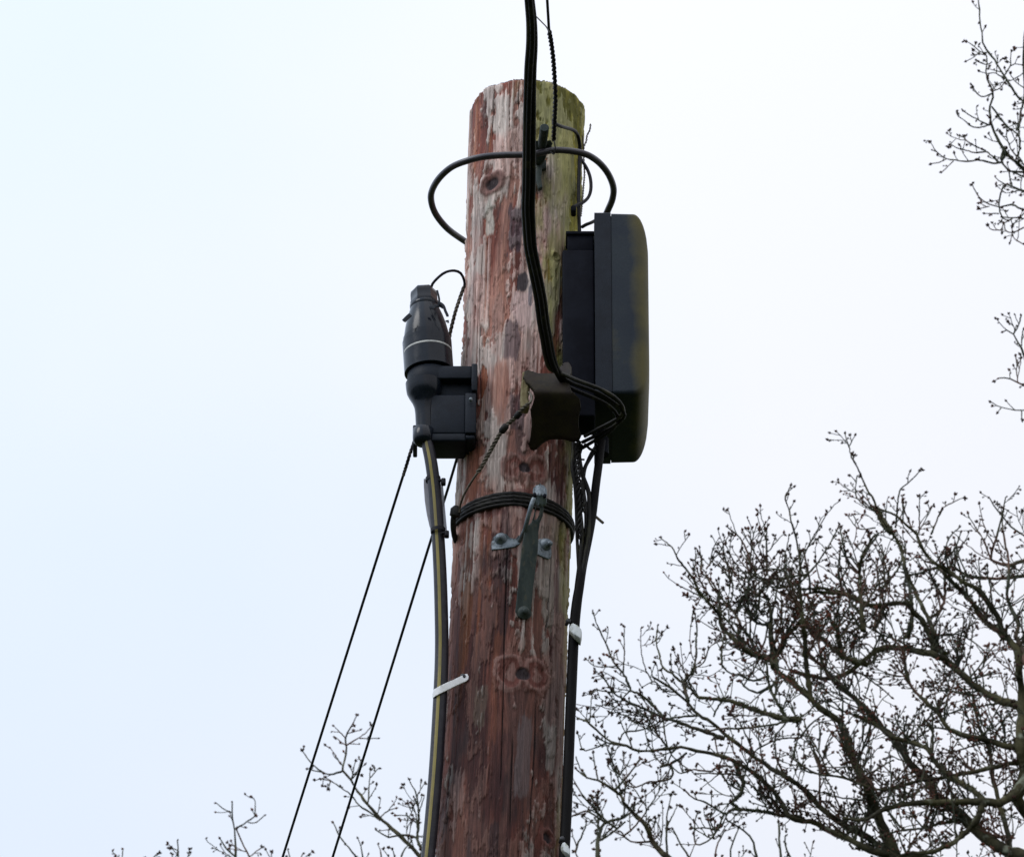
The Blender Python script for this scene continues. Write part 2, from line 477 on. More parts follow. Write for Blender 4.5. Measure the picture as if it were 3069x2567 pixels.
# long drying cracks
crack = np.zeros_like(u)
def add_crack(pl, w):
    global crack
    uz = np.array([UZ(x, y) for x, y in pl])
    o = np.argsort(uz[:, 1]); uz = uz[o]
    cu = np.interp(v, uz[:, 1], uz[:, 0]) + 0.0014 * (fbm(v * 30, v * 0 + pl[0][0], 4, 5) - .5)
    wid = w * (0.5 + vnoise(v * 25, v * 0 + pl[0][1], 3))
    ins = sstep(uz[0, 1] - .01, uz[0, 1] + .02, v) * sstep(uz[-1, 1] + .01, uz[-1, 1] - .03, v)
    crack = np.maximum(crack, ins * np.exp(-((u - cu) / wid) ** 2))
add_crack([(1607, 2100), (1603, 2250), (1593, 2400), (1585, 2567), (1575, 2900)], 0.0010)
add_crack([(1522, 1560), (1518, 1700), (1512, 1900), (1508, 2100), (1500, 2350)], 0.0009)
add_crack([(1537, 2200), (1533, 2300), (1530, 2480)], 0.0008)
add_crack([(1452, 720), (1442, 900), (1440, 1200)], 0.0009)
add_crack([(1555, 250), (1553, 300), (1554, 330)], 0.0007)
add_crack([(1480, 262), (1482, 330), (1475, 420)], 0.0007)
add_crack([(1528, 245), (1527, 330), (1530, 400)], 0.0005)
add_crack([(1650, 1650), (1640, 1850), (1632, 1930)], 0.0008)
h -= 0.0035 * crack
radial = h
# colours (albedo)
def C(*c): return np.array(c)
red = C(.225, .082, .058); dred = C(.105, .036, .032); orange = C(.31, .115, .05); palec = C(.56, .47, .43); grey = C(.31, .28, .25); pink = C(.37, .215, .17)
def mixc(a, b, m): return a * (1 - m[..., None]) + b * m[..., None]
col = np.ones(u.shape + (3,)) * red
col = mixc(col, dred, sstep(.42, .62, fbm(wu * 45, v * 5, 4, 61)) * (1 - .45 * topness))
col = mixc(col, orange, sstep(.58, .70, strip) * (.55 * sstep(.02, -.04, u) + .12))
col = mixc(col, pink, sstep(.45, .62, fbm(wu * 34, v * 6, 4, 81)) * (.30 + .38 * topness))
col = mixc(col, pink * .9, pale2 * .38)
col = mixc(col, grey, pale * sstep(.4, .65, fbm(u * 30, v * 11, 3, 91)) * .8)
col = mixc(col, palec, pale * (.26 + .28 * topness) * (.55 + .45 * sstep(.3, .7, grain)))
# thin pale lip where the outer layer has torn
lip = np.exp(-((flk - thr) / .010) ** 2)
lip_shade = np.exp(-((flk - thr + .022) / .008) ** 2) + .7 * np.exp(-((flk2 - .525) / .006) ** 2)
col = mixc(col, C(.06, .030, .026), np.clip(lip_shade, 0, 1) * .45)  # shade painted into the colour along the torn edges
col = mixc(col, C(.60, .50, .46), lip * .22 * topness)
# bluish black stain patches
stain = sstep(.56, .74, fbm(wu * 34, v * 9, 5, 95) * .8 + .2 * grain) * .6
col = mixc(col, C(.055, .045, .052), stain * (1 - .6 * pale))
fine = fbm(wu * 900, v * 9, 3, 15)
col *= (0.62 + 0.76 * grain)[..., None]
col *= (0.84 + 0.32 * grain2)[..., None]
col *= (0.74 + 0.52 * fine)[..., None]
# particular torn, bleached and stained places, plus shade painted under the eye bolt
ew = (fbm(wu * 120, v * 30, 4, 120) - .5) * 1.5 + (grain - .5) * .8
def blob(px, py, hw, hh, c, k_):
    global col
    bu, bz = UZ(px, py)
    ww = hw * km_; hhh = hh * kz_
    d_ = np.maximum(np.abs(u - bu) / ww, np.abs(v - bz) / hhh) * .6 + .4 * np.sqrt(((u - bu) / ww) ** 2 + ((v - bz) / hhh) ** 2) + ew * .6
    col = mixc(col, C(*c), sstep(1.12, .88, d_) * k_)
km_ = MPP(9.9, 1000); kz_ = km_ / math.cos(PITCH)
for bl in [(1566, 925, 34, 58, (.42, .31, .29), .8), (1470, 650, 14, 60, (.45, .42, .37), .75), (1502, 350, 22, 55, (.44, .38, .34), .75), (1445, 780, 16, 45, (.42, .37, .33), .6),
           (1533, 1020, 24, 62, (.085, .06, .07), .7), (1545, 690, 24, 70, (.07, .055, .07), .7), (1566, 850, 18, 30, (.03, .028, .035), .85), (1588, 890, 6, 30, (.10, .10, .12), .7), (1548, 1235, 22, 60, (.07, .05, .06), .6),
           (1622, 540, 20, 45, (.045, .035, .04), .7), (1500, 1170, 26, 90, (.27, .11, .07), .5), (1408, 1150, 14, 60, (.21, .08, .045), .6), (1420, 1420, 26, 70, (.26, .10, .05), .5), (1395, 1880, 24, 130, (.23, .085, .03), .65),  # first patch paints the shade below the eye bolt
           (1642, 1790, 17, 120, (.33, .29, .25), .65), (1650, 2235, 22, 70, (.40, .36, .33), .75), (1568, 2270, 22, 110, (.24, .19, .19), .7), (1590, 1500, 60, 30, (.17, .055, .05), .5), (1460, 1520, 60, 28, (.16, .05, .045), .5),
           (1440, 2120, 16, 55, (.22, .17, .13), .55), (1480, 2520, 16, 60, (.05, .03, .04), .6), (1512, 1720, 16, 190, (.06, .028, .034), .6), (1492, 2300, 30, 90, (.11, .045, .045), .5), (1625, 320, 10, 22, (.045, .03, .025), .8), (1490, 980, 20, 100, (.36, .24, .21), .5)]:
    blob(*bl)
# lower stretch darker than the head
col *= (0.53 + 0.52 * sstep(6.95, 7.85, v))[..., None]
# left flank pale strip
col = mixc(col, C(.50, .40, .33), .35 * sstep(-.095, -.125, u) * sstep(.3, .6, strip) * topness)
# knots
col = mixc(col, C(.13, .045, .034), knotm * .75)
col = mixc(col, C(.27, .19, .165), sstep(.35, .9, ringm) * .40 * (.5 + grain2))
col *= (0.80 + 0.40 * fbm(wu * 500, v * 16, 3, 131))[..., None]
col = mixc(col, C(.035, .028, .032), core * .9)
# algae on the weather side and head
um0, _ = UZ(1668, 500); _, zg1 = UZ(1680, 760); _, zg0 = UZ(1680, 560)
an = fbm(u * 40, v * 10, 5, 103)
edge_u = np.interp(v, [6.6, UZ(1690, 1500)[1], UZ(1690, 1000)[1], UZ(1680, 650)[1], UZ(1660, 400)[1], ZTOP], [.155, .115, .072, .062, .045, .032])
alg = sstep(-.030, .030, u - edge_u + (an - .5) * .13) * sstep(.24, .18, u) * (.45 + .55 * sstep(7.2, 7.75, v))
col = mixc(col, C(.29, .275, .035) , alg * .85)
col = mixc(col, C(.085, .085, .022), alg * sstep(.44, .66, fbm(u * 70, v * 14, 4, 111)) * .75)
col = mixc(col, C(.36, .34, .20), alg * pale * .55)
col = mixc(col, C(.15, .135, .085), .6 * sstep(.035, .06, u) * (1 - alg) * topness * sstep(.4, .6, an))
# top rim end grain darker
col = mixc(col, C(.05, .035, .035), sstep(ZTOP - .004, ZTOP - .001, v) * .9)
col = mixc(col, C(.012, .008, .008), np.clip(crack * 1.2, 0, 1) * .92)
lum = col.mean(-1, keepdims=True)
col = (lum + (col - lum) * 0.92) * np.array([1.0, 1.0, 1.0])
col = .20 * (np.clip(col, .004, .8) / .20) ** 1.24
col = np.clip(col, .004, .8)
rad = pole_r(zz) + radial
rimn = (fbm(TH * 30, TH * 0, 3, 7) - .5) * 0.003 + (fbm(TH * 6, TH * 0, 2, 8) - .5) * 0.006
zz2 = zz.copy()
tk = sstep(ZTOP - .03, ZTOP, zz)
zz2 += tk * rimn[None, :]
rad = rad - 0.004 * sstep(ZTOP - .006, ZTOP, zz) 
X = pole_x(zz) + rad * np.sin(th)
Yc = PY - rad * np.cos(th)
V = np.stack([X, Yc, zz2], -1).reshape(-1, 3)
nr, nc = zz.shape
idx = np.arange(nr * nc).reshape(nr, nc)
F = np.stack([idx[:-1], np.roll(idx, -1, 1)[:-1], np.roll(idx, -1, 1)[1:], idx[1:]], -1).reshape(-1, 4)
me = bpy.data.meshes.new('utility_pole')
base = np.array([pole_x(0), PY, 0])
Vl = V - base
topc = np.array([[pole_x(ZTOP), PY, ZTOP + .004]]) - base
Vl = np.vstack([Vl, topc])
faces = F.tolist() + [[int(idx[-1, k]), int(idx[-1, (k + 1) % nc]), len(Vl) - 1] for k in range(nc)]
me.from_pydata(Vl.tolist(), [], faces)
me.polygons.foreach_set('use_smooth', [True] * len(faces))
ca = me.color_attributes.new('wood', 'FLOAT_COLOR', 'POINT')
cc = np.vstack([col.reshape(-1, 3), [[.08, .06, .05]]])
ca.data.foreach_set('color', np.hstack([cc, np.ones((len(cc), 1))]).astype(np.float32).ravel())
pm = bpy.data.materials.new('weathered_pole_timber')
pm.use_nodes = True
N, L = pm.node_tree.nodes, pm.node_tree.links
b = N['Principled BSDF']; b.inputs['Roughness'].default_value = 0.8; b.inputs['Specular IOR Level'].default_value = 0.25
at = N.new('ShaderNodeAttribute'); at.attribute_name = 'wood'
t = N.new('ShaderNodeTexCoord'); mpn = N.new('ShaderNodeMapping'); mpn.inputs['Scale'].default_value = (1, 1, .09)
L.new(t.outputs['Object'], mpn.inputs['Vector'])
nz = N.new('ShaderNodeTexNoise'); nz.inputs['Scale'].default_value = 420; nz.inputs['Detail'].default_value = 6
L.new(mpn.outputs[0], nz.inputs['Vector'])
mr = N.new('ShaderNodeMapRange'); mr.inputs[1].default_value = .3; mr.inputs[2].default_value = .7; mr.inputs[3].default_value = .72; mr.inputs[4].default_value = 1.28
L.new(nz.outputs['Fac'], mr.inputs[0])
vm = N.new('ShaderNodeVectorMath'); vm.operation = 'SCALE'
L.new(at.outputs['Color'], vm.inputs[0]); L.new(mr.outputs[0], vm.inputs['Scale'])
L.new(vm.outputs[0], b.inputs['Base Color'])
bp = N.new('ShaderNodeBump'); bp.inputs['Distance'].default_value = 0.0012
L.new(nz.outputs['Fac'], bp.inputs['Height']); L.new(bp.outputs[0], b.inputs['Normal'])
me.materials.append(pm)
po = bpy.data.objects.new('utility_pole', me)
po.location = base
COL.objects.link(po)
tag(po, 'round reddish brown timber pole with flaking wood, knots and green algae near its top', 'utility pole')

# ------------------------------------------------------------------ copper distribution box on the right flank
YN, YF = 9.885, 10.115
def X(px, Y=YN, py=900): return P(px, py, Y).x
zt, zb = P(1800, 634, YN).z, P(1800, 1178, YN).z
t = thing('distribution_box', 'tall dark grey distribution box with rounded algae stained lid on the right of the pole', 'junction box', (X(1783), 10.0, zb))
def rrect(y0, y1, z0, z1, r, n=6):
    out = []
    for cy, cz, a0 in ((y1 - r, z1 - r, 0), (y0 + r, z1 - r, 90), (y0 + r, z0 + r, 180), (y1 - r, z0 + r, 270)):
        for k in range(n + 1):
            a = R(a0 + 90 * k / n); out.append((cy + r * math.cos(a), cz + r * math.sin(a)))
    return out
def loft(mb, secs, cap=True):
    vs, fs = [], []
    n = len(secs[0][1])
    for x, ring in secs:
        for y, z in ring: vs.append((x, y, z))
    for i in range(len(secs) - 1):
        for k in range(n):
            a = i * n + k; b_ = i * n + (k + 1) % n
            fs.append((a, b_, b_ + n, a + n))
    if cap: fs.append(tuple(range(n))[::-1]); fs.append(tuple((len(secs) - 1) * n + k for k in range(n)))
    mb.add(vs, fs)
lidm = mat('box_lid_plastic', (0.015, 0.021, 0.031), 0.6, spec=.2, col2=(0.021, 0.028, 0.036), scale=12, bump=0.0004, bscale=300)
# algae grows on the outward facing rim of the lid
N, L = lidm.node_tree.nodes, lidm.node_tree.links
b = N['Principled BSDF']; old = b.inputs['Base Color'].links[0].from_socket
tcn = N.new('ShaderNodeTexCoord'); sx = N.new('ShaderNodeSeparateXYZ'); L.new(tcn.outputs['Object'], sx.inputs[0])
nn = N.new('ShaderNodeTexNoise'); nn.inputs['Scale'].default_value = 14; nn.inputs['Detail'].default_value = 5
m1 = N.new('ShaderNodeMapRange'); LX = X(1945) - X(1783); m1.inputs[1].default_value = LX * .60; m1.inputs[2].default_value = LX * .88
L.new(tcn.outputs['Object'], nn.inputs['Vector'])
L.new(sx.outputs[0], m1.inputs[0])
ad = N.new('ShaderNodeMath'); ad.operation = 'ADD'
m2 = N.new('ShaderNodeMapRange'); m2.inputs[1].default_value = .35; m2.inputs[2].default_value = .75; m2.inputs[3].default_value = -.42; m2.inputs[4].default_value = .42
L.new(nn.outputs['Fac'], m2.inputs[0]); L.new(m1.outputs[0], ad.inputs[0]); L.new(m2.outputs[0], ad.inputs[1])
cl = N.new('ShaderNodeClamp'); L.new(ad.outputs[0], cl.inputs[0])
ml = N.new('ShaderNodeMath'); ml.operation = 'MULTIPLY'; ml.inputs[1].default_value = .95; L.new(cl.outputs[0], ml.inputs[0])
mx = N.new('ShaderNodeMix'); mx.data_type = 'RGBA'; mx.inputs[7].default_value = (.11, .092, .032, 1)
L.new(old, mx.inputs[6]); L.new(ml.outputs[0], mx.inputs[0]); L.new(mx.outputs[2], b.inputs['Base Color'])
mb = MB()
x0, x1, x2 = X(1834), X(1900), X(1945)
secs = [(x0, rrect(YN + .001, YF - .001, zb + .001, zt - .001, .006)), (x1, rrect(YN + .001, YF - .001, zb + .001, zt - .001, .008))]
for k in range(1, 11):
    s = k / 10; i_ = 1 - math.sqrt(max(0, 1 - (s * .985) ** 2))
    secs.append((x1 + (x2 - x1) * s, rrect(YN + .001 + .030 * i_, YF - .001 - .030 * i_, zb + .001 + .055 * i_, zt - .001 - .055 * i_, .008 + .03 * i_)))
loft(mb, secs)
mb.build('lid', lidm, t)
mb = MB()
loft(mb, [(X(1783), rrect(YN, YF, zb, zt, .005)), (X(1832.5), rrect(YN, YF, zb, zt, .005)), (X(1832.6), rrect(YN + .004, YF - .004, zb + .004, zt - .004, .005)), (X(1836), rrect(YN + .004, YF - .004, zb + .004, zt - .004, .005))])
mb.build('body', M['plastic'], t)
mb = MB()
box(mb, (X(1686), YN + .006, P(0, 1240, YN).z), (X(1782), 9.955, P(0, 742, YN).z), .003)
mb.build('back_housing', M['dark_plastic'], t)
mb = MB()
box(mb, (X(1701), YN + .012, P(0, 741, YN).z), (X(1782), YF - .03, P(0, 690, YN).z), .003)
box(mb, (X(1697), YN + .008, P(0, 693, YN).z), (X(1782), YF - .03, P(0, 684, YN).z), .001)
mb.build('mounting_bracket', M['dark_plastic'], t)
mb = MB()
tube(mb, spline([P(1745, 680, 9.93), P(1757, 673, 9.92), P(1770, 668, 9.92), P(1786, 660, 9.93)], .004)[0], .003, 8)
mb.build('hinge_strap', M['strand'], t)
mb = MB()
lathe(mb, [(0, .012), (.03, .012), (.032, .009), (.045, .009)], P(1803, 1300, 9.97) + Vector((0, 0, -.04)), (0, 0, 1), 16)
mb.build('cable_gland', M['dark_plastic'], t)
# drip bead under the far corner
# ------------------------------------------------------------------ fibre manifold on the left flank
MY = 9.93
km = MPP(MY, 1050); kv = km / math.cos(PITCH + R(.6))
mbase = P(1286, 1118, MY)
mtop = P(1269, 868, MY)
ax = (mtop - mbase); alen = ax.length; ax.normalize()
def sv(py): return alen * (1118 - py) / 250.0
t = thing('fibre_manifold', 'glossy black bottle shaped closure with pale seal ring on the left of the pole', 'cable closure', P(1286, 1320, MY))
mb = MB()
lathe(mb, [(sv(y), r * km) for y, r in [(1117, 58), (1118.5, 68), (1118, 72.5), (1117, 74), (1063, 74), (1062.9, 72)]], mbase, ax, 48)
mb.build('base_collar', M['gloss_plastic'], t)
mb = MB()
lathe(mb, [(sv(y), r * km) for y, r in [(1062, 70), (1062, 73.5), (1059.5, 74), (1057, 73.5), (1057, 70)]], mbase, ax, 48)
mb.build('seal_ring', M['seal'], t)
mb = MB()
lathe(mb, [(sv(y), r * km) for y, r in [(1057, 70), (1056.9, 74), (1026, 74), (1025.5, 71.5), (1014, 71), (1013.8, 68), (1000, 66.5), (975, 61), (952, 54), (932, 46), (918, 41), (914, 39)]], mbase, ax, 48)
mb.build('dome', M['gloss_plastic'], t)
mb = MB()
lathe(mb, [(sv(y), r * km) for y, r in [(916, 41), (914, 42), (903, 42), (901, 40.5), (882, 40), (873, 38.5), (869, 34)]], mbase, ax, 6, ref=(.85, .5, 0))
lathe(mb, [(sv(y), r * km) for y, r in [(925, 43), (922, 44.5), (915, 44.5), (912, 41)]], mbase, ax, 36)
mb.build('hexagonal_cap', M['gloss_plastic'], t)
# broken clips and hooks on the shoulder
def flake(px0, pts, w, Y):
    mb = MB(); tube(mb, spline([P(x, y, Y) for x, y in pts], .003)[0], w, 6, flat=.5)
    mb.build('clip', M['gloss_plastic'], t)
flake(0, [(1313, 905), (1328, 915), (1335, 932), (1341, 945), (1341, 948)], .0026, 9.885)
flake(0, [(1300, 918), (1318, 916), (1330, 922)], .0030, 9.89)
flake(0, [(1287, 922), (1296, 920), (1302, 925)], .0034, 9.884)
flake(0, [(1336, 963), (1343, 961), (1343, 967)], .0020, 9.89)
flake(0, [(1230, 943), (1222, 950), (1210, 962)], .0040, 9.885)
flake(0, [(1310, 870), (1316, 895), (1316, 915)], .0020, 9.89)
# holder arm, funnel and lower block
mb = MB()
hb = P(1287, 1165, MY)
lathe(mb, [(0, .030), (0, .0355), (.002, .0365), (.026, .0365), (.028, .035)], hb, (0, 0, 1), 40)
zl, zh = P(0, 1136, 9.90).z, P(0, 1098, 9.90).z
box(mb, (hb.x, 9.897, zl), (P(1414, 1110, 9.9).x, 9.965, zh), .002)
box(mb, (P(1413, 1110, 9.9).x, 9.893, P(0, 1176, 9.9).z), (P(1431, 1110, 9.9).x, 9.97, zh + .002), .002)
box(mb, (P(1300, 1110, 9.9).x, 9.915, P(0, 1192, 9.92).z), (P(1416, 1110, 9.9).x, 9.955, P(0, 1130, 9.92).z), .002)
mb.build('holder_arm', M['plastic'], t)
mb = MB()
fb = P(1276, 1292, 9.915)
kk = km / math.cos(PITCH)
lathe(mb, [(kk * (1292 - y), r * km) for y, r in [(1300, 22), (1298, 29), (1240, 29.5), (1222, 31), (1205, 37), (1190, 46), (1178, 52), (1165, 54), (1150, 55)]], fb, (-.04, 0, 1), 32)
mb.build('funnel', M['gloss_plastic'], t)
mb = MB()
box(mb, (P(1290, 1250, 9.9).x, 9.900, P(0, 1298, 9.9).z), (P(1396, 1250, 9.9).x, 9.955, P(0, 1182, 9.9).z), .003)
box(mb, (P(1394, 1250, 9.9).x, 9.896, P(0, 1300, 9.9).z), (P(1427, 1250, 9.9).x, 9.96, P(0, 1180, 9.9).z), .002)
box(mb, (P(1276, 1250, 9.9).x, 9.898, P(0, 1322, 9.9).z), (P(1396, 1250, 9.9).x, 9.958, P(0, 1299, 9.9).z), .003)
box(mb, (P(1393, 1250, 9.9).x, 9.899, P(0, 1316, 9.9).z), (P(1424, 1250, 9.9).x, 9.957, P(0, 1301, 9.9).z), .004)
box(mb, (P(1237, 1250, 9.9).x, 9.915, P(0, 1320, 9.9).z), (P(1250, 1250, 9.9).x, 9.955, P(0, 1258, 9.9).z), .002)
mb.build('lower_block', M['plastic'], t)
mb = MB()
gb = P(1268, 1322, 9.905)
lathe(mb, [(-.006, .011), (0, .0165), (.006, .0172), (.022, .0172), (.024, .015)], gb, (0, 0, 1), 24)
mb.build('tube_gland', M['gloss_plastic'], t)
mb = MB()
lathe(mb, [(0, .0032), (.004, .0032), (.005, .002)], P(1411, 1199, 9.892), (0, -1, 0), 12)
mb.build('screw', M['galv'], t)

# ------------------------------------------------------------------ fibre drop cables on the left
def cable(name, label, cat, pts, rpx, m, step=.01, sides=8, group=None, parent=None):
    mb = MB()
    q = spline([P(*p) for p in pts], step)[0]
    if isinstance(rpx, (int, float)): r = rpx * km
    tube(mb, q, r, sides)
    o = mb.build(name, m, parent)
    if parent is None: tag(o, label, cat, group)
    return o
def far(p, q, k):   # continue the straight line p->q
    return q + (q - p) * k
t = thing('fibre_drop_cable', 'thin black cable looping from the hexagonal cap, then down left, outer of two', 'cable', P(1296, 850, 9.92))
mb = MB()
a = [P(*p) for p in [(1290, 872, 9.93), (1296, 851, 9.925), (1316, 829, 9.92), (1337, 815, 9.92), (1362, 811, 9.93), (1381, 819, 9.94), (1391, 840, 9.95), (1391, 861, 9.955), (1376, 900, 9.96), (1362, 945, 9.965), (1351, 990, 9.975), (1344, 1030, 9.985), (1320, 1110, 9.99), (1280, 1215, 9.99), (1243, 1318, 9.98), (1228, 1362, 9.985), (1216, 1400, 10.0)]]
a += [P(1121, 1700, 10.28), P(1026, 2000, 10.60), P(847, 2567, 11.24)]
q, _ = spline(a, .006)
d = (P(847, 2567, 11.24) - P(1026, 2000, 10.60))
tube(mb, q, 4.2 * km, 8)
e = q[-1]
tube(mb, [e, e + d * 6, e + d * 20 + Vector((0, 0, -.35)), e + d * 50 + Vector((0, 0, -.4))], 4.6 * km, 8)
mb.build('cable', M['rubber'], t)
mb = MB()
g1 = spline([P(*p) for p in [(1391, 858, 9.955), (1376, 900, 9.96), (1362, 945, 9.965), (1351, 990, 9.975), (1344, 1030, 9.985)]], .006)[0]
g2 = spline([P(*p) for p in [(1250, 1300, 9.98), (1243, 1318, 9.98), (1228, 1362, 9.985), (1216, 1400, 10.0), (1208, 1425, 10.02)]], .006)[0]
for ph in (0, 2.1, 4.2): helix(mb, g1, 3.6 * km, .022, 2.6 * km, ph)
mb.build('helical_grip', M['strand_brown'], t)
mb = MB()
for ph in (0, 2.1, 4.2): helix(mb, g2, 3.4 * km, .020, 2.4 * km, ph)
mb.build('helical_grip', M['strand_brown'], t)
mb = MB()
q = spline([P(1378, 1340, 9.965), P(1367, 1381, 9.985), P(1331, 1500, 10.1), P(1294, 1609, 10.2), P(1200, 1913, 10.5), P(1173, 2000, 10.6), P(997, 2567, 11.24)], .03)[0]
tube(mb, q, 4.3 * km, 8)
e = q[-1]; d = P(997, 2567, 11.24) - P(1173, 2000, 10.6)
tube(mb, [e, e + d * 6, e + d * 20 + Vector((0, 0, -.35)), e + d * 50 + Vector((0, 0, -.4))], 4.6 * km, 8)
tag(mb.build('fibre_drop_cable', M['rubber']), 'thin straight black cable down left from behind the closure, nearer the pole of two', 'cable')

# ------------------------------------------------------------------ protective tube with yellow stripe
TP = [(1278, 1318, 9.905), (1284, 1345, 9.905), (1293, 1390, 9.905), (1303, 1470, 9.91), (1312, 1590, 9.915), (1319, 1720, 9.92), (1323, 1850, 9.925), (1324, 1950, 9.93), (1320, 2071, 9.93), (1308, 2280, 9.93), (1296, 2430, 9.93), (1283, 2567, 9.93)]
TR = [17, 18, 18.5, 18.8, 19, 19.5, 20, 20.3, 20.5, 20.5, 20.5, 20.5]
t = thing('protective_tube', 'black plastic protective tube with a yellow stripe running down the left of the pole', 'cable tube', P(1283, 2567, 9.93))
q, r = spline([P(*p) for p in TP], .012, TR)
d = (q[-1] - q[-4]).normalized()
dn = Vector((pole_x(0) - .10, 9.93, 0))
mid = q[-1] + d * .5
q2, _ = spline([q[-1], mid, Vector((pole_x(3.5) - .118, 9.93, 3.5)), dn + Vector((-.02, 0, 0))], .1)
q = q + q2[1:]; r = r + [20.5] * (len(q2) - 1)
mb = MB(); tube(mb, q, [x * km for x in r], 20)
mb.build('sheath', M['grey_rubber'], t)
mb = MB()
vs, fs = [], []
for i, p in enumerate(q):
    Tn = (q[min(i + 1, len(q) - 1)] - q[max(i - 1, 0)]).normalized()
    side = Vector((1, 0, 0)); side = (side - Tn * side.dot(Tn)).normalized(); out = side.cross(Tn)
    if out.y > 0: out = -out
    rr_ = r[i] * km + .0006
    for k in range(5):
        a_ = R(-13 + 6.3 * (k - 2))
        vs.append(p + (side * math.sin(a_) + out * math.cos(a_)) * rr_)
for i in range(len(q) - 1):
    for k in range(4): a_ = i * 5 + k; fs.append((a_, a_ + 1, a_ + 6, a_ + 5))
mb.add(vs, fs)
mb.build('yellow_stripe', M['yellow'], t)
for (x, y, nx, ny) in ((1297, 1436, 1331, 1440), (1312, 1590, 1341, 1597)):
    mb = MB()
    c = P(x + 1, y, 9.91); 
    axv = (P(x + 12, y + 130, 9.91) - P(x, y, 9.91)).normalized()
    lathe(mb, [(-.003, .0112), (-.003, .0124), (.003, .0124), (.003, .0112)], c, axv, 24, cap=False)
    box(mb, P(nx - 9, ny + 8, 9.90), P(nx + 5, ny - 10, 9.90) + Vector((0, .010, 0)), .002)
    tube(mb, [P(nx - 18, ny, 9.903), P(nx, ny - 1, 9.903)], .0026, 8)
    mb.build('cable_tie', M['rubber'], t)
# ------------------------------------------------------------------ clear marker tag tied behind the tube
mb = MB()
vs, fs = [], []
oL = [(1270, 1434), (1270, 1455), (1273, 1500), (1279, 1540), (1287, 1575), (1293, 1592)]
for i, (x, y) in enumerate(oL):
    for k in range(7):
        s = k / 6
        xx = x + (1326 + (y - 1434) * .09 - x) * s
        p = P(xx, y, 9.915 + .014 * math.sin(math.pi * s))
        vs.append(p)
n = len(vs)
vs += [p + Vector((0, .0008, 0)) for p in vs]
for i in range(len(oL) - 1):
    for k in range(6):
        a_ = i * 7 + k
        fs.append((a_, a_ + 1, a_ + 8, a_ + 7)); fs.append((n + a_ + 7, n + a_ + 8, n + a_ + 1, n + a_))
mb.add(vs, fs)
tag(mb.build('marker_sleeve', M['clear']), 'clear curled plastic sleeve tied behind the yellow striped tube', 'cable marker')

# ------------------------------------------------------------------ white straps
def strap(label, outline, Yf, nail, m, thick=.0022):
    t = thing('cable_strap', label, 'cable strap', P(nail[0], nail[1], Yf(*nail)), 'white straps nailed over the cables')
    mb = MB(); plate(mb, outline, Yf, thick, 8, .0006)
    mb.build('band', m, t)
    mb = MB(); nr_ = nail[2] if len(nail) > 2 else 6.5
    return t
def s1(x, y): 
    # wraps the front of the tube, then lies on the pole
    c = 1320
    if x < c: return 9.93 - math.sqrt(max(0, .0135 ** 2 - min(.0135, (c - x) * km) ** 2)) - .002
    f = min(1, (x - c) / 75.0)
    return (9.9145 * (1 - f) + (PS(1395, 2031).y - .006) * f)
t = thing('cable_strap', 'clean white plastic strap over the yellow striped tube, nailed to the pole front', 'cable strap', P(1395, 2031, 9.92), 'white straps nailed over the cables')
mb = MB()
plate(mb, [(1297, 2090), (1296, 2078), (1300, 2064), (1320, 2053), (1345, 2041), (1370, 2030), (1385, 2023), (1394, 2018), (1401, 2018), (1405, 2025), (1404, 2034), (1396, 2041), (1384, 2046), (1362, 2056), (1340, 2067), (1315, 2079), (1304, 2085)], s1, .0025, 6, .0006)
mb.build('band', M['white_strap'], t)
mb = MB()
lathe(mb, [(-.012, .0035), (.002, .0035), (.002, .0052), (.005, .0048), (.006, .003)], PS(1393, 2031, .003), (-.25, -1, -.15), 14)
mb.build('nail', M['nail'], t)
def s2(x, y): return 9.905 + max(0, (1722 - x)) * .0006
t = thing('cable_strap', 'algae stained white strap round the black conduit on the right of the pole, upper one', 'cable strap', P(1728, 1890, 9.92), 'white straps nailed over the cables')
mb = MB()
plate(mb, [(1706, 1880), (1712, 1868), (1718, 1866), (1732, 1873), (1742, 1884), (1744, 1893), (1740, 1912), (1735, 1908), (1722, 1900), (1706, 1889)], s2, .026, 8, .001)
mb.build('band', M['dirty_strap'], t)
mb = MB(); lathe(mb, [(-.01, .003), (.001, .003), (.001, .0048), (.004, .0042), (.005, .0025)], P(1703, 1862, 9.925), (.3, -1, 0), 12)
mb.build('nail', M['nail'], t)
t = thing('cable_strap', 'grey white strap round the black conduit at the bottom right of the pole, lower one', 'cable strap', P(1695, 2545, 9.92), 'white straps nailed over the cables')
mb = MB()
plate(mb, [(1681, 2536), (1686, 2524), (1692, 2521), (1702, 2531), (1709, 2543), (1709, 2562), (1698, 2553), (1687, 2545)], lambda x, y: 9.905 + max(0, (1694 - x)) * .0006, .026, 8, .001)
mb.build('band', M['dirty_strap'], t)
mb = MB(); lathe(mb, [(-.01, .003), (.001, .003), (.001, .0048), (.004, .0042), (.005, .0025)], P(1684, 2514, 9.925), (.3, -1, 0), 12)
mb.build('nail', M['nail'], t)

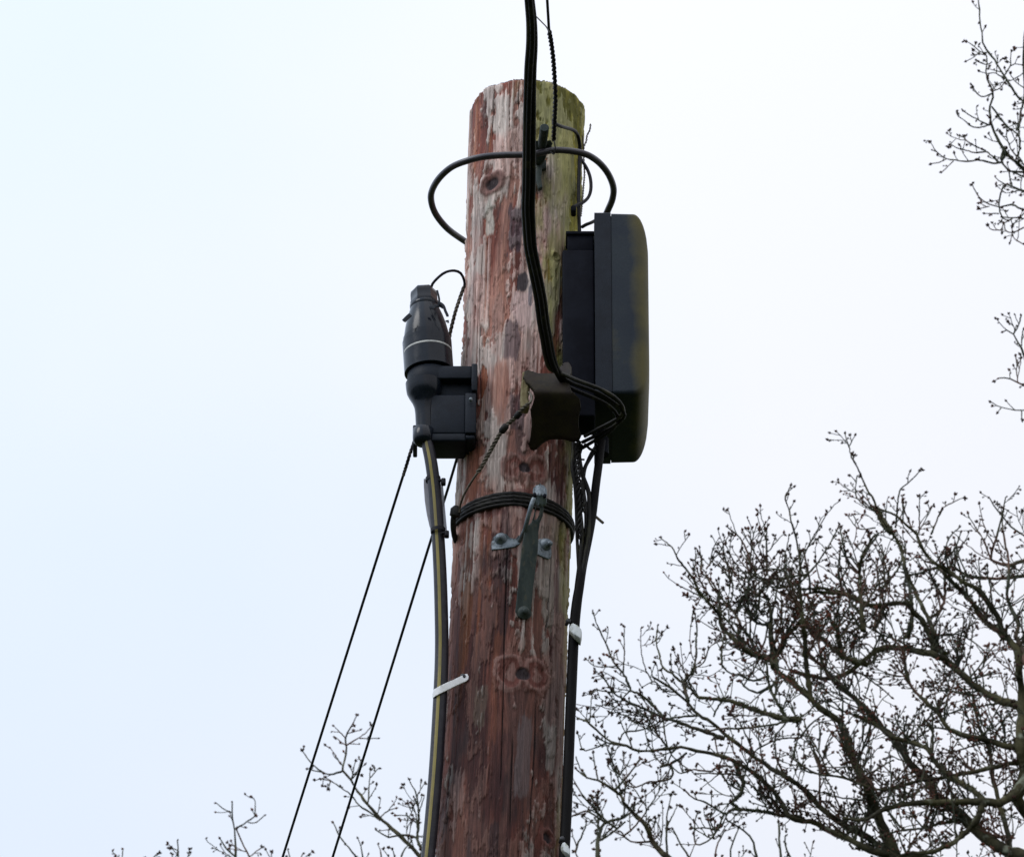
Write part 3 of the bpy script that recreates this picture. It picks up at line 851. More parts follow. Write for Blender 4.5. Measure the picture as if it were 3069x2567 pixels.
# ------------------------------------------------------------------ black conduit and cables on the right
CP = [(1803, 1320, 9.96), (1799, 1350, 9.955), (1793, 1400, 9.95), (1786, 1452, 9.945), (1775, 1545, 9.94), (1764, 1610, 9.935), (1747, 1691, 9.935), (1736, 1760, 9.93), (1728, 1811, 9.93), (1720, 1900, 9.93), (1711, 2100, 9.93), (1704, 2280, 9.93), (1697, 2450, 9.93), (1691, 2567, 9.93)]
q, r = spline([P(*p) for p in CP], .012, [12.5] * 6 + [13, 14, 15, 15.5, 15.5, 15.5, 15.5, 15.5])
d = (q[-1] - q[-4]).normalized()
q2, _ = spline([q[-1], q[-1] + d * .5, Vector((pole_x(3.5) + .116, 9.93, 3.5)), Vector((pole_x(0) + .12, 9.93, 0))], .1)
mb = MB(); tube(mb, q + q2[1:], [x * km for x in r] + [15.5 * km] * (len(q2) - 1), 16)
tag(mb.build('conduit', M['black_duct']), 'thick black conduit from under the distribution box down the right of the pole', 'conduit')
t = thing('drop_wire_tail', 'dark tangled drop wires gathered beside the right of the pole under the cast bracket', 'cable bundle', P(1745, 1640, 9.94))
tails = [
    [(1790, 1338, 9.96), (1770, 1370, 9.95), (1752, 1405, 9.94), (1748, 1460, 9.94), (1756, 1530, 9.935), (1755, 1600, 9.935), (1742, 1690, 9.935), (1730, 1760, 9.94), (1722, 1840, 9.945)],
    [(1738, 1322, 9.93), (1722, 1345, 9.93), (1722, 1400, 9.925), (1727, 1460, 9.92), (1738, 1530, 9.925), (1744, 1600, 9.93), (1738, 1680, 9.93), (1728, 1760, 9.935), (1720, 1840, 9.94)],
    [(1746, 1335, 9.94), (1735, 1360, 9.94), (1745, 1420, 9.94), (1764, 1475, 9.94), (1766, 1530, 9.935), (1764, 1600, 9.93), (1752, 1680, 9.93), (1738, 1760, 9.93), (1730, 1830, 9.935)],
    [(1718, 1310, 9.92), (1717, 1350, 9.92), (1714, 1400, 9.915), (1722, 1450, 9.915), (1726, 1500, 9.92), (1728, 1560, 9.925), (1730, 1620, 9.93), (1734, 1700, 9.935)],
]
for i, pl in enumerate(tails):
    mb = MB(); tube(mb, spline([P(*p) for p in pl], .008)[0], [6, 6.5, 7, 5][i] * km, 8)
    mb.build('cable', M['old_rubber'], t)
for i, pl in enumerate(([(1724, 1330, 9.93), (1728, 1380, 9.92), (1735, 1440, 9.915), (1745, 1490, 9.92), (1748, 1540, 9.925)], [(1742, 1335, 9.94), (1722, 1365, 9.925), (1724, 1400, 9.92), (1732, 1470, 9.915), (1736, 1540, 9.92), (1736, 1620, 9.925)])):
    mb = MB(); g = spline([P(*p) for p in pl], .006)[0]
    for ph in (0, 2.1, 4.2): helix(mb, g, 5 * km, .034, 3.6 * km, ph)
    mb.build('helical_grip', M['old_rubber'], t)
mb = MB()
tube(mb, spline([P(1788, 1330, 9.97), P(1768, 1362, 9.96), P(1746, 1412, 9.95)], .01)[0], 3.2 * km, 6)
tube(mb, spline([P(1716, 1300, 9.93), P(1730, 1375, 9.94), P(1752, 1377, 9.94)], .01)[0], 3.0 * km, 6)
tube(mb, spline([P(1752, 1330, 9.93), P(1768, 1345, 9.93), P(1785, 1352, 9.94)], .01)[0], 4 * km, 6)
mb.build('wire_end', M['old_rubber'], t)
mb = MB()
a_, b_ = P(1770, 1534, 9.96), P(1808, 1567, 9.955)
tube(mb, [a_, b_], 4.5 * km, 6, flat=.7)
tag(mb.build('wooden_peg', M['peg']), 'short pale brown peg sticking out behind the black conduit', 'peg')

# ------------------------------------------------------------------ drop wire bundle coming over the camera to the cast bracket
def YB(py): return 9.80 - 0.95 * (1120 - py) / 1120
BC = [(1587, 0, 24), (1593, 67, 28), (1594, 133, 32), (1590, 200, 35), (1588, 267, 36), (1587, 333, 38), (1586, 400, 39), (1586, 467, 41), (1585, 560, 42), (1583, 620, 42), (1585, 670, 42), (1589, 735, 40), (1598, 785, 40), (1608, 835, 39), (1620, 900, 38), (1628, 965, 37), (1637, 1015, 36), (1646, 1065, 36), (1660, 1105, 36)]
t = thing('drop_wire_bundle', 'thick bundle of black wires in front of the pole, looping right at the cast bracket', 'cable bundle', P(1662, 1110, 9.8))
offs = [(-.33, .0), (.33, .0), (0, -.35), (-.02, .36), (.2, .3)]
loopR = [
    [(1690, 1122, 9.80), (1740, 1143, 9.80), (1790, 1161, 9.81), (1840, 1188, 9.83), (1866, 1218, 9.85), (1864, 1243, 9.87), (1830, 1266, 9.885), (1790, 1286, 9.9), (1752, 1307, 9.92)],
    [(1695, 1138, 9.81), (1740, 1158, 9.81), (1790, 1176, 9.82), (1835, 1203, 9.84), (1868, 1232, 9.86), (1868, 1252, 9.88), (1835, 1280, 9.895), (1790, 1303, 9.91), (1745, 1325, 9.93)],
    [(1690, 1150, 9.82), (1735, 1174, 9.82), (1785, 1194, 9.83), (1828, 1218, 9.85), (1848, 1242, 9.87), (1850, 1266, 9.89), (1825, 1294, 9.9), (1785, 1318, 9.92), (1745, 1342, 9.94)],
]
for i, (ox, oy) in enumerate(offs):
    pts = []
    for j, (x, y, w) in enumerate(BC):
        k = MPP(YB(y), y); tw = .5 * math.sin(j * .35 + i)
        wx = ox * math.cos(tw * .5) - oy * math.sin(tw * .5); wy = ox * math.sin(tw * .5) + oy * math.cos(tw * .5)
        p = P(x + wx * w * .95, y, YB(y) + wy * w * k * .8)
        pts.append(p)
    head = []
    dd = (pts[0] - pts[2]).normalized(); dd.x *= .3
    far1 = pts[0] + Vector((dd.x, -2.2, .10)); far2 = pts[0] + Vector((dd.x * 2, -10, -.15)); far3 = pts[0] + Vector((dd.x * 3, -24, .3))
    head = [far3, far2, far1, pts[0] - (pts[1] - pts[0]) * .8]
    tail = [P(*p) for p in loopR[i]] if i < 3 else [P(1680 + 6 * i, 1140, 9.83), P(1700, 1185, 9.87), P(1712, 1260, 9.9), P(1716, 1310, 9.92)]
    allp = head + pts + tail
    q = spline(allp, .012)[0] if False else (spline(head + [pts[0]], .6)[0] + spline(pts + tail, .012)[0][1:])
    nt_ = len(spline(tail, .012)[0]); rb_ = [7.6, 7.8, 8.2, 7.4, 6.8][i]
    rl_ = [rb_ - (rb_ - 5.6) * max(0, min(1, (k_ - (len(q) - nt_ - 6)) / 10)) for k_ in range(len(q))]
    mb = MB(); tube(mb, q, [x_ * km for x_ in rl_], 10)
    mb.build('cable', [M['lit_edge_rubber'], M['old_rubber'], M['old_rubber'], M['old_rubber'], M['old_rubber']][i], t)

# ------------------------------------------------------------------ thin drop wire with its helical grip, at the eye bolt
t = thing('drop_wire', 'thin black drop wire with long coiled grip, right of the bundle above the pole top', 'cable', P(1660, 430, 9.85))
DW = [(1640, 0, 9.43), (1643, 50, 9.48), (1646, 95, 9.52), (1652, 130, 9.56), (1658, 180, 9.61), (1662, 240, 9.67), (1664, 300, 9.72), (1661, 370, 9.79), (1659, 420, 9.84)]
pts = [P(*p) for p in DW]
head = [pts[0] + Vector((-.1, -24, .3)), pts[0] + Vector((-.05, -10, -.1)), pts[0] + Vector((-.01, -2, .02)), pts[0]]
mb = MB(); tube(mb, spline(head, .6)[0] + spline(pts, .012)[0][1:], 4.2 * km, 8)
mb.build('wire', M['rubber'], t)
mb = MB(); g = spline(pts[2:], .006)[0]
helix(mb, g, 5.6 * km, .0125, 2.4 * km, 0, 6)
helix(mb, g, 3.0 * km, .0125, 3.4 * km, 2.0, 6)
tube(mb, spline([P(1604, 47, 9.0), P(1612, 55, 9.1), P(1625, 68, 9.25), P(1638, 82, 9.42), P(1646, 98, 9.52)], .01)[0], 2 * km, 6)
mb.build('helical_grip', M['rubber'], t)
mb = MB()
tube(mb, spline([P(1659, 415, 9.84), P(1662, 428, 9.83), P(1664, 445, 9.83), P(1660, 462, 9.835), P(1650, 455, 9.84)], .003)[0], 2.0 * km, 6)
mb.build('wire_end', M['strand'], t)
cable('copper_lead', 'thin black cable curving over green algae into the top of the distribution box', 'cable',
      [(1658, 362, 9.80), (1666, 372, 9.81), (1682, 379, 9.83), (1700, 384, 9.86), (1718, 390, 9.89), (1730, 403, 9.915), (1736, 425, 9.93), (1738, 450, 9.94), (1736, 500, 9.94), (1734, 580, 9.935), (1735, 640, 9.93), (1737, 700, 9.93)], 5.6, M['rubber'], .006)
cable('looped_lead', 'small black cable looping out from the right edge of the pole above the distribution box', 'cable',
      [(1738, 470, 9.965), (1746, 484, 9.96), (1759, 505, 9.955), (1769, 533, 9.95), (1771, 565, 9.945), (1764, 590, 9.94), (1748, 606, 9.93), (1730, 614, 9.92), (1715, 622, 9.91)], 5.2, M['rubber'], .005)
mb = MB(); box(mb, P(1711, 632, 9.905), P(1727, 613, 9.905) + Vector((0, .02, 0)), .003)
tag(mb.build('cable_clip', M['dark_plastic']), 'small black clip on the green right edge of the pole, holding the looped lead', 'cable clip')
t_ = MB()
g = spline([P(*p) for p in [(1770, 372, 9.97), (1768, 390, 9.97), (1760, 405, 9.97), (1757, 425, 9.97), (1750, 440, 9.97), (1750, 480, 9.97), (1752, 520, 9.97), (1749, 560, 9.965), (1745, 610, 9.96), (1741, 650, 9.95)]], .005)[0]
helix(t_, g, 1.8 * km, .012, 1.5 * km, 0); helix(t_, g, 1.8 * km, .012, 1.5 * km, 3.1)
tube(t_, spline([P(1746, 408, 9.97), P(1747, 425, 9.97), P(1750, 445, 9.97)], .004)[0], 2.4 * km, 5)
tag(t_.build('twisted_wire', M['strand_brown']), 'fine twisted tie wire with a loose end standing off the right edge of the pole', 'wire')

# ------------------------------------------------------------------ big cable loop round the head of the pole
cable('cable_loop', 'wide grey black cable loop encircling the pole below its top', 'cable',
      [(1470, 760, 10.16), (1420, 738, 10.135), (1380, 714, 10.10), (1338, 682, 10.05), (1305, 640, 10.01), (1292, 600, 9.98), (1296, 568, 9.95), (1318, 532, 9.91), (1355, 500, 9.88), (1400, 482, 9.86), (1450, 470, 9.85), (1510, 465, 9.845), (1570, 464, 9.845), (1620, 458, 9.85), (1648, 451, 9.855), (1680, 450, 9.86), (1720, 454, 9.87), (1760, 464, 9.88), (1795, 487, 9.91), (1822, 520, 9.94), (1838, 560, 9.98), (1836, 595, 10.01), (1822, 630, 10.04), (1806, 665, 10.06)], 10.2, M['loop_rubber'], .008, 12)
t = thing('eye_bolt', 'grey green bolt standing out of the pole head where the wide cable loop is held', 'bolt', P(1622, 440, 9.85))
mb = MB()
rb, rt = P(1619, 480, 9.905), P(1632, 382, 9.795)
lathe(mb, [(0, .0075), ((rt - rb).length - .001, .0075), ((rt - rb).length, .0068)], rb, rt - rb, 20)
mb.build('shank', M['galv_dark'], t)
mb = MB()
plate(mb, [(1603, 420), (1630, 422), (1652, 418), (1655, 428), (1640, 452), (1632, 475), (1618, 490), (1603, 486)], lambda x, y: 9.845 + (y - 420) * .0005, .012, 10, .002)
mb.build('clamp_plate', M['galv_dark'], t)
mb = MB()
lathe(mb, [(0, .013), (.010, .013), (.011, .011)], PS(1617, 500, 0), (0, -1, -.05), 6)
plate(mb, [(1607, 488), (1620, 492), (1624, 510), (1621, 530), (1626, 560), (1614, 565), (1606, 540)], lambda x, y: 9.885, .01, 10, .001)  # dark plate standing in for the shaded patch below the bolt
mb.build('nut_and_shade', M['galv_dark'], t)

# ------------------------------------------------------------------ cast bracket (four cornered saddle plate)
t = thing('cast_bracket', 'brown cast metal four cornered bracket plate at the middle of the pole, with concave sides', 'bracket', P(1640, 1340, 9.82))
def zq(pts, s=2.928, ox=1500, oy=1000): return [(ox + x / s, oy + y / s) for x, y in pts]
def ycast(x, y):
    # ridge at y~1200: leans back above, curls well under below, corners flare forward
    dy = (y - 1175)
    b_ = 9.806 + .0035 * (math.sqrt(1 + (dy / 16) ** 2)) + (.00002 * -dy if dy < 0 else .00030 * dy)
    dx = (x - 1650) / 75.0
    return b_ - .008 * dx * dx
mb = MB()
out = zq([(205, 322), (240, 310), (290, 326), (340, 342), (400, 344), (450, 342), (505, 345), (520, 290), (545, 255), (575, 240), (605, 245), (625, 285), (628, 340), (615, 390), (605, 440), (625, 490), (665, 530), (698, 565), (706, 630), (694, 690), (686, 760), (690, 820), (708, 880), (690, 918), (640, 922), (590, 908), (530, 893), (470, 893), (410, 910), (360, 945), (320, 985), (290, 998), (262, 990), (248, 960), (262, 880), (272, 800), (270, 720), (262, 655), (283, 600), (300, 545), (290, 490), (258, 450), (222, 420), (200, 375)])
plate(mb, out, ycast, .013, 6, .0035, smooth_n=2)
mb.build('plate', M['iron'], t)
mb = MB()
out = zq([(196, 330), (206, 324), (212, 380), (236, 425), (262, 445), (246, 500), (245, 560), (255, 600), (240, 648), (180, 642), (172, 560), (180, 450)])
plate(mb, out, lambda x, y: 9.812 + .00002 * (y - 1100), .022, 8, .003)
mb.build('side_flange', M['lit_iron'], t)
mb = MB()
lathe(mb, [(0, .009), (.05, .009)], P(1680, 1180, 9.83), (0, 1, -.2), 12)
mb.build('mounting_stud', M['iron'], t)
# ------------------------------------------------------------------ guy grip from the bracket to the strand ring
t = thing('dead_end_grip', 'twisted brown dead end grip slanting from the cast bracket down to the steel strand ring', 'wire grip', P(1378, 1514, 9.92))
GP = [(1586, 1175, 9.812), (1594, 1190, 9.79), (1590, 1205, 9.785), (1576, 1216, 9.79), (1558, 1234, 9.80), (1544, 1251, 9.81), (1520, 1272, 9.82), (1500, 1297, 9.83), (1482, 1328, 9.84), (1466, 1357, 9.85), (1446, 1394, 9.86), (1425, 1425, 9.87), (1405, 1456, 9.885), (1388, 1487, 9.90), (1379, 1515, 9.915), (1376, 1535, 9.92)]
g = spline([P(*p) for p in GP], .005)[0]
mb = MB()
tube(mb, g, 3.4 * km, 8)
mb.build('core_wire', M['strand_brown'], t)
mb = MB(); n1 = int(len(g) * .18); n2 = int(len(g) * .74)
for ph in (0, 2.1, 4.2): helix(mb, g[n1:n2], 4.4 * km, .020, 2.6 * km, ph)
mb.build('helical_wrap', M['strand_brown'], t)
mb = MB()
c = P(1510, 1284, 9.82); dg = (P(1500, 1297, 9.83) - P(1520, 1272, 9.82)).normalized()
lathe(mb, [(-.008, .004), (-.006, .0058), (.006, .0058), (.008, .004)], c, dg, 14)
lathe(mb, [(-.006, .004), (-.005, .0052), (.005, .0052), (.006, .004)], P(1552, 1243, 9.805), dg, 14)
mb.build('ferrule', M['strand'], t)

# ------------------------------------------------------------------ steel strand ring round the pole
t = thing('strand_ring', 'dark steel strand wrapped several times round the pole below the cast bracket', 'steel strand', PS(1540, 1500))
zc0 = P(1545, 1492, 9.9).z
for i, (dz, tiltx, tilty, ro) in enumerate(((.010, .12, -.03, .004), (.0035, .13, .03, .0045), (-.003, .10, .08, .004), (-.0098, .15, .16, .0042))):
    pts = []
    for k in range(73):
        a_ = 2 * math.pi * k / 72
        z = zc0 + dz
        r_ = pole_r(z) + ro
        x = r_ * math.sin(a_); y = -r_ * math.cos(a_)
        zz_ = z - tiltx * x * (1 if x > 0 else -.6) * .5 + (tilty * (y + r_) if True else 0) * .35
        pts.append(Vector((pole_x(z) + x, PY + y, zz_)))
    mb = MB()
    if i < 3:
        tube(mb, pts, .0037, 12)
        for ph in range(6): helix(mb, pts, .0031, .10, .0011, ph * 1.047, 5)
    else: tube(mb, pts, .003, 8)
    mb.build('strand_turn', M['strand'], t)
mb = MB()
lathe(mb, [(-.010, .004), (-.007, .0085), (.004, .009), (.010, .004)], P(1365, 1533, 9.925), (.2, -.3, 1), 16)
tube(mb, spline([P(1362, 1530, 9.93), P(1358, 1560, 9.935), P(1359, 1590, 9.95), P(1366, 1622, 9.975)], .005)[0], .0045, 8)
mb.build('knuckle', M['strand'], t)

# ------------------------------------------------------------------ galvanised step bracket
Z2 = lambda pts: zq(pts, 2.929, 1200, 1350)
t = thing('hook_bracket', 'galvanised three legged hook bracket bolted to the pole front over the strand ring', 'bracket', PS(1568, 1838))
def yarm(x, y):
    f = (y - 1480) / (1850 - 1480)
    return 9.835 + f * (PS(1568, 1838).y - .007 - 9.835)
mb = MB()
plate(mb, Z2([(1112, 660), (1150, 625), (1168, 570), (1178, 520), (1190, 480), (1184, 560), (1170, 600), (1195, 600), (1215, 560), (1230, 490), (1258, 490), (1250, 560), (1225, 620), (1212, 700), (1208, 850), (1190, 1000), (1165, 1200), (1150, 1380), (1135, 1440), (1085, 1470), (1030, 1450), (1008, 1400), (1030, 1200), (1050, 1000), (1065, 850), (1085, 720)]), yarm, .007, 10, .0015)
mb.build('arm', M['galv_dark'], t)
mb = MB()
plate(mb, Z2([(1162, 350), (1168, 320), (1190, 298), (1225, 290), (1262, 300), (1285, 330), (1288, 370), (1280, 405), (1290, 440), (1275, 465), (1240, 478), (1200, 465), (1165, 445), (1158, 420), (1170, 395)]), lambda x, y: 9.826 - .0009 * max(0, 10 - abs(x - 1618)) * .6 + .0004 * abs(y - 1480), .010, 5, .003)
mb.build('hook_head', M['galv'], t)
mb = MB()
for (x, y) in ((1603, 1480), (1633, 1483)):
    lathe(mb, [(0, .0028), (.006, .0028)], P(x, y, 9.822), (0, 1, 0), 10)
mb.build('slot', M['dark_plastic'], t)
def yleg(x, y):
    ys = PS(x, y).y - .005
    f = max(0, min(1, (1615 - y) / 130.0))
    return ys * (1 - f) + 9.862 * f
mb = MB()
plate(mb, Z2([(1075, 770), (1045, 820), (1010, 840), (960, 850), (880, 862), (802, 868), (797, 810), (815, 760), (845, 728), (890, 715), (930, 730), (965, 762), (1012, 770), (1040, 735)]), yleg, .006, 6, .0012)
mb.build('foot', M['galv'], t)
mb = MB()
tube(mb, spline([P(*p) for p in [(1600, 1492, 9.822), (1592, 1515, 9.823), (1583, 1548, 9.832), (1573, 1585, 9.852), (1563, 1608, 9.874), (1556, 1622, 9.888)]], .004)[0], .0036, 8, flat=.7)
mb.build('leg', M['galv'], t)
mb = MB()
plate(mb, Z2([(1195, 785), (1225, 770), (1270, 775), (1305, 800), (1322, 850), (1328, 900), (1318, 940), (1300, 948), (1250, 930), (1190, 905)]), lambda x, y: PS(x, y).y - .005, .006, 6, .0012)
mb.build('foot', M['galv'], t)
def bolt(px, py, s=1.0, m='galv'):
    mb = MB()
    n = PS(px, py, .004); c = Vector((n.x - pole_x(n.z), n.y - PY, 0)).normalized()
    lathe(mb, [(0, .0095 * s), (.002, .0095 * s), (.003, .0085 * s), (.006, .0075 * s), (.0095, .0052 * s), (.011, .002 * s)], n, c, 20)
    lathe(mb, [(.009, .0040 * s), (.015, .0040 * s), (.016, .003 * s)], n, c + Vector((0, 0, -.3)), 6)
    mb.build('bolt', M[m], t)
bolt(1502, 1618, 1.1); bolt(1631, 1634, 1.1); bolt(1568, 1838, 1.35, 'galv_dark')

# ------------------------------------------------------------------ bare oak trees behind
# limbs: (zoom frame, polyline, width at start, width at end) - widths in source px
FR = {'A': (1700, 1250, 2.51), 'B': (2369, 1250, 2.51), 'C': (1700, 1867, 2.51), 'D': (2369, 1867, 2.51), 'E': (800, 2000, 3.098), 'F': (300, 2250, 3.0),
      'H': (2100, 1500, 3.514), 'I': (2569, 1500, 3.514), 'J': (2569, 2067, 3.514), 'K': (2669, 0, 4.3925), 'L': (2669, 380, 4.3925), 'M': (2869, 900, 4.39)}
def conv(s):
    out = []; fr = None
    for tok in s.split():
        if tok in FR: fr = FR[tok]; continue
        x, y = tok.split(','); out.append((fr[0] + float(x) / fr[2], fr[1] + float(y) / fr[2]))
    return out
TA = [  # right hand oak
 ('D 1757,620 1600,590 1450,510 1300,390 1190,290 1100,240 980,215 850,190 740,180 640,210 540,290 430,370 330,415 180,400 60,370 0,350', 22, 9),
 ('D 1757,1200 1650,1310 1550,1350 1450,1345 1200,1340 1000,1350 850,1365 700,1400 550,1480 400,1460', 26, 6),
 ('D 1450,1345 1380,1260 1200,1150 1080,1030 1040,950 900,890 760,850 640,760 480,690', 16, 8),
 ('D 1757,1757 1600,1700 1480,1620 1330,1480 1240,1400 1100,1290 1030,1180 900,1050 800,900 700,790 600,680 480,560 390,480 250,330', 34, 9),
 ('D 800,1757 700,1550 620,1350 570,1200 500,1080 430,900 370,740 230,640 150,570 50,470 0,420 C 1600,380 1520,270 1400,220 1300,170', 30, 8),
 ('D 750,1757 600,1620 450,1540 300,1450 180,1330 100,1250 0,1180 C 1640,1150 1530,1090 1400,1000 1280,900 1180,830 1080,740 990,690 900,590 820,520 740,460 640,400', 20, 5),
 ('D 800,1757 650,1720 480,1640 300,1560 150,1490 0,1460 C 1620,1360 1530,1240 1420,1140 1330,1080 1230,1020 1080,980 940,950 850,930 700,950 540,960 450,920 330,890 250,830 150,740 80,715', 18, 4),
 ('D 1757,1100 1730,900 1740,700 1740,500 1720,350 1700,200 1640,120 1560,20 B 1600,1650 1560,1500 1480,1390 1420,1300 1300,1240 1180,1150 1080,1090 1030,1040 980,960 950,880 850,790 800,740 650,680', 28, 4),
 ('D 1757,930 1650,930 1500,880 1400,860 1280,830 1190,790 1100,660 1040,610 930,500 880,400 860,250 850,100', 17, 5),
 ('D 1757,1040 1650,1050 1450,1100 1300,1130 1150,1160 950,1190 800,1230 650,1250 400,1160 200,1130 20,1020', 13, 4),
 ('D 1640,1757 1640,1600 1600,1450 1570,1350 1550,1250 1520,1150 1500,950 1430,800 1390,650 1370,540', 15, 6),
 ('D 1450,1345 1400,1480 1330,1560 1200,1660 1050,1720 900,1730 800,1757', 18, 7),
 ('D 1330,1480 1150,1500 1000,1540 820,1560 680,1600', 8, 4),
 ('B 1620,1640 1500,1570 1430,1480 1370,1400 1280,1300 1180,1200 1120,1130', 12, 9),
 ('D 1190,290 1120,180 B 1080,1620 1040,1520 980,1400 920,1270 870,1150 840,1020 800,920 750,860 690,790 650,700 630,630 580,550 540,460 510,390 460,300 440,220 410,130', 14, 2.5),
 ('B 760,870 720,820 670,740 640,680', 18, 14),
 ('B 440,220 485,140', 3, 2),
 ('B 1040,1520 1130,1450 1160,1350 1160,1250 1155,1170 1100,1110', 8, 6),
 ('B 1100,1757 1000,1540 930,1470 880,1400 760,1400 650,1420 560,1400 450,1350 360,1310 250,1290 100,1290 0,1300', 18, 5),
 ('B 1757,1190 1600,1210 1450,1210 1330,1190 1200,1110', 9, 6),
 ('B 1757,1757 1700,1650 1710,1540 1650,1420 1630,1330 1640,1200 1640,1050 1610,930 1590,780', 12, 4),
 ('B 1757,1080 1640,1110 1580,1100 1510,1070 1530,960 1570,830 1590,740 1620,600', 10, 2.5),
 ('B 1757,890 1660,820 1590,740 1530,660 1500,610', 5, 3), ('B 1510,1080 1480,1000 1440,900 1400,840 1350,760 1340,730', 4, 2.5),
 ('D 900,0 B 880,1650 910,1550 910,1400 890,1250 850,1100', 11, 9), ('D 640,0 B 630,1600 700,1450 690,1300 750,1220 820,1120 850,1000', 8, 5),
 ('D 560,0 B 545,1600 530,1400 520,1200 540,1050 590,950 640,880', 13, 5),
 ('D 150,570 120,300 100,0 B 100,1600 90,1500 70,1250 70,1080 50,950 20,830 0,760 A 1670,700 1640,600 1680,520', 13, 2.5),
 ('B 70,1250 130,1180 200,1100 260,1010 310,930 370,810', 5, 2.5), ('B 790,830 810,620 830,540 900,480 970,410', 6, 2.5),
 ('B 1060,880 1100,780 1140,690 1220,640 1310,600', 5, 2), ('B 970,850 970,700 970,600', 3.5, 2), ('B 620,700 530,640 490,570 500,440', 4, 2.5), ('B 490,570 400,520 360,480', 3, 2),
 ('B 640,830 520,840 450,770 430,740', 4, 2), ('B 520,840 470,730', 3, 2), ('B 660,880 590,980 550,1060', 6, 4), ('B 1150,1150 1080,1130 980,1170 900,1180 840,1160', 7, 5),
 ('B 1100,1090 1160,990 1200,900 1270,830', 5, 3), ('B 1130,1100 1230,1000 1280,870', 5, 3), ('B 920,860 880,760 840,650', 4, 3), ('B 960,870 1000,800 1060,690', 3, 2),
 ('H 780,1757 760,1600 740,1450 740,1200 720,1080 700,1020', 24, 4),
 ('H 800,1650 620,1640 450,1550 330,1430 230,1340 190,1190 100,1090 20,1000 A 1000,1330 950,1220 900,1150 830,1060 790,980 700,905', 15, 2.5),
 ('H 600,1640 520,1450 430,1320 360,1190 270,1090 190,980 120,900 60,800 0,740 A 1010,1050 970,980', 9, 3),
 ('H 360,1190 390,1130 440,1040 500,950 600,870 700,780', 9, 3), ('H 490,960 520,830 590,730 650,640', 7, 2.5), ('H 750,1300 600,1290 520,1200 450,1100 400,1160', 8, 5),
 ('H 1757,1100 1600,1020 1500,980 1350,970 1200,960 1050,1000 930,1030', 14, 4), ('H 1757,1720 1640,1690 1500,1640 1400,1560 1300,1470 1200,1390 1110,1320', 15, 7),
 ('H 1040,880 900,910 800,920 730,890', 6, 3), ('H 780,1640 870,1520 900,1430 1000,1340 1050,1270', 14, 8), ('H 1080,830 1180,720 1260,610 1340,490 1400,370 1460,250', 5, 2),
 ('H 1060,1260 1200,1200 1330,1130 1380,1080', 5, 3), ('H 60,720 130,620 200,540 260,430 300,360', 5, 2), ('H 100,650 130,510 190,390', 3, 2), ('H 350,900 280,780 220,680 180,640', 4, 2.5),
 ('H 580,1190 580,1050 580,940', 4, 3), ('H 470,1030 560,1110 660,1200', 4, 4), ('H 1500,980 1450,750 1460,600 1490,430', 9, 2.5), ('H 1480,580 1580,600 1640,680', 5, 4),
 ('H 920,880 910,770 880,640 910,480 930,370', 4, 2), ('H 1500,1640 1470,1550 1440,1400 1400,1280', 14, 9), ('H 420,1500 400,1400 370,1300 210,1230', 5, 3),
 ('C 1757,720 1650,720 1500,680 1380,640 1250,590 1130,570 980,550 930,490 860,440 790,380 720,330 690,230 670,130 680,20', 15, 2.5),
 ('C 1757,710 1600,750 1450,775 1300,790 1170,790 1060,810', 6, 5), ('C 1180,870 1060,820 930,780 800,730 700,700 600,650 500,610 420,570 350,520 270,400', 11, 4),
 ('C 720,700 620,590 540,530 480,500 430,390 350,290 290,150 230,20 A 190,1460', 8, 2.5), ('C 420,370 430,250 430,130 430,30', 4, 2), ('C 360,325 220,325 140,270', 3.5, 2),
 ('C 910,590 880,450 940,360 970,250 970,150 975,50 A 965,1490', 9, 3), ('C 940,350 1030,290 1070,180 1180,120', 4, 2.5), ('C 1500,400 1400,430 1300,390 1220,370 1160,310', 6, 4),
 ('C 1590,420 1560,460 1450,520 1350,490 1300,430', 7, 4), ('C 900,970 840,1020 770,1060 700,1075', 6, 7), ('C 780,1060 790,1150 700,1190 620,1190 520,1230 440,1210 380,1130', 6, 3),
 ('C 1240,1080 1150,1070 1080,1110 950,1100 850,1125 780,1070', 6, 3), ('C 1260,1040 1320,1200 1300,1290 1240,1350 1310,1400', 10, 7), ('C 1757,1460 1600,1440 1450,1410 1250,1400 1180,1430 1050,1350 960,1320 890,1260', 11, 3),
 ('C 300,890 230,930 120,950 80,830', 4, 2.5), ('C 400,880 430,820 560,800 720,730', 4, 4), ('C 170,740 180,600 190,510', 3, 2), ('C 1400,1000 1440,940 1600,870 1757,860', 4, 4),
 ('C 720,720 740,870 780,980 860,1060 920,1100', 4.5, 3), ('C 1180,1430 1100,1600 970,1660 960,1500 980,1420', 5, 3), ('C 1110,860 1130,970', 4, 3), ('C 350,520 220,500', 4, 3), ('C 480,500 430,550 350,640 220,615', 4, 2),
 ('C 1640,700 1560,560 1520,470 1500,300', 8, 5), ('C 990,690 880,700 780,710', 6, 5), ('C 1100,700 1140,620 1200,560', 5, 4), ('C 830,520 720,500 660,440 560,480', 4, 2.5),
]
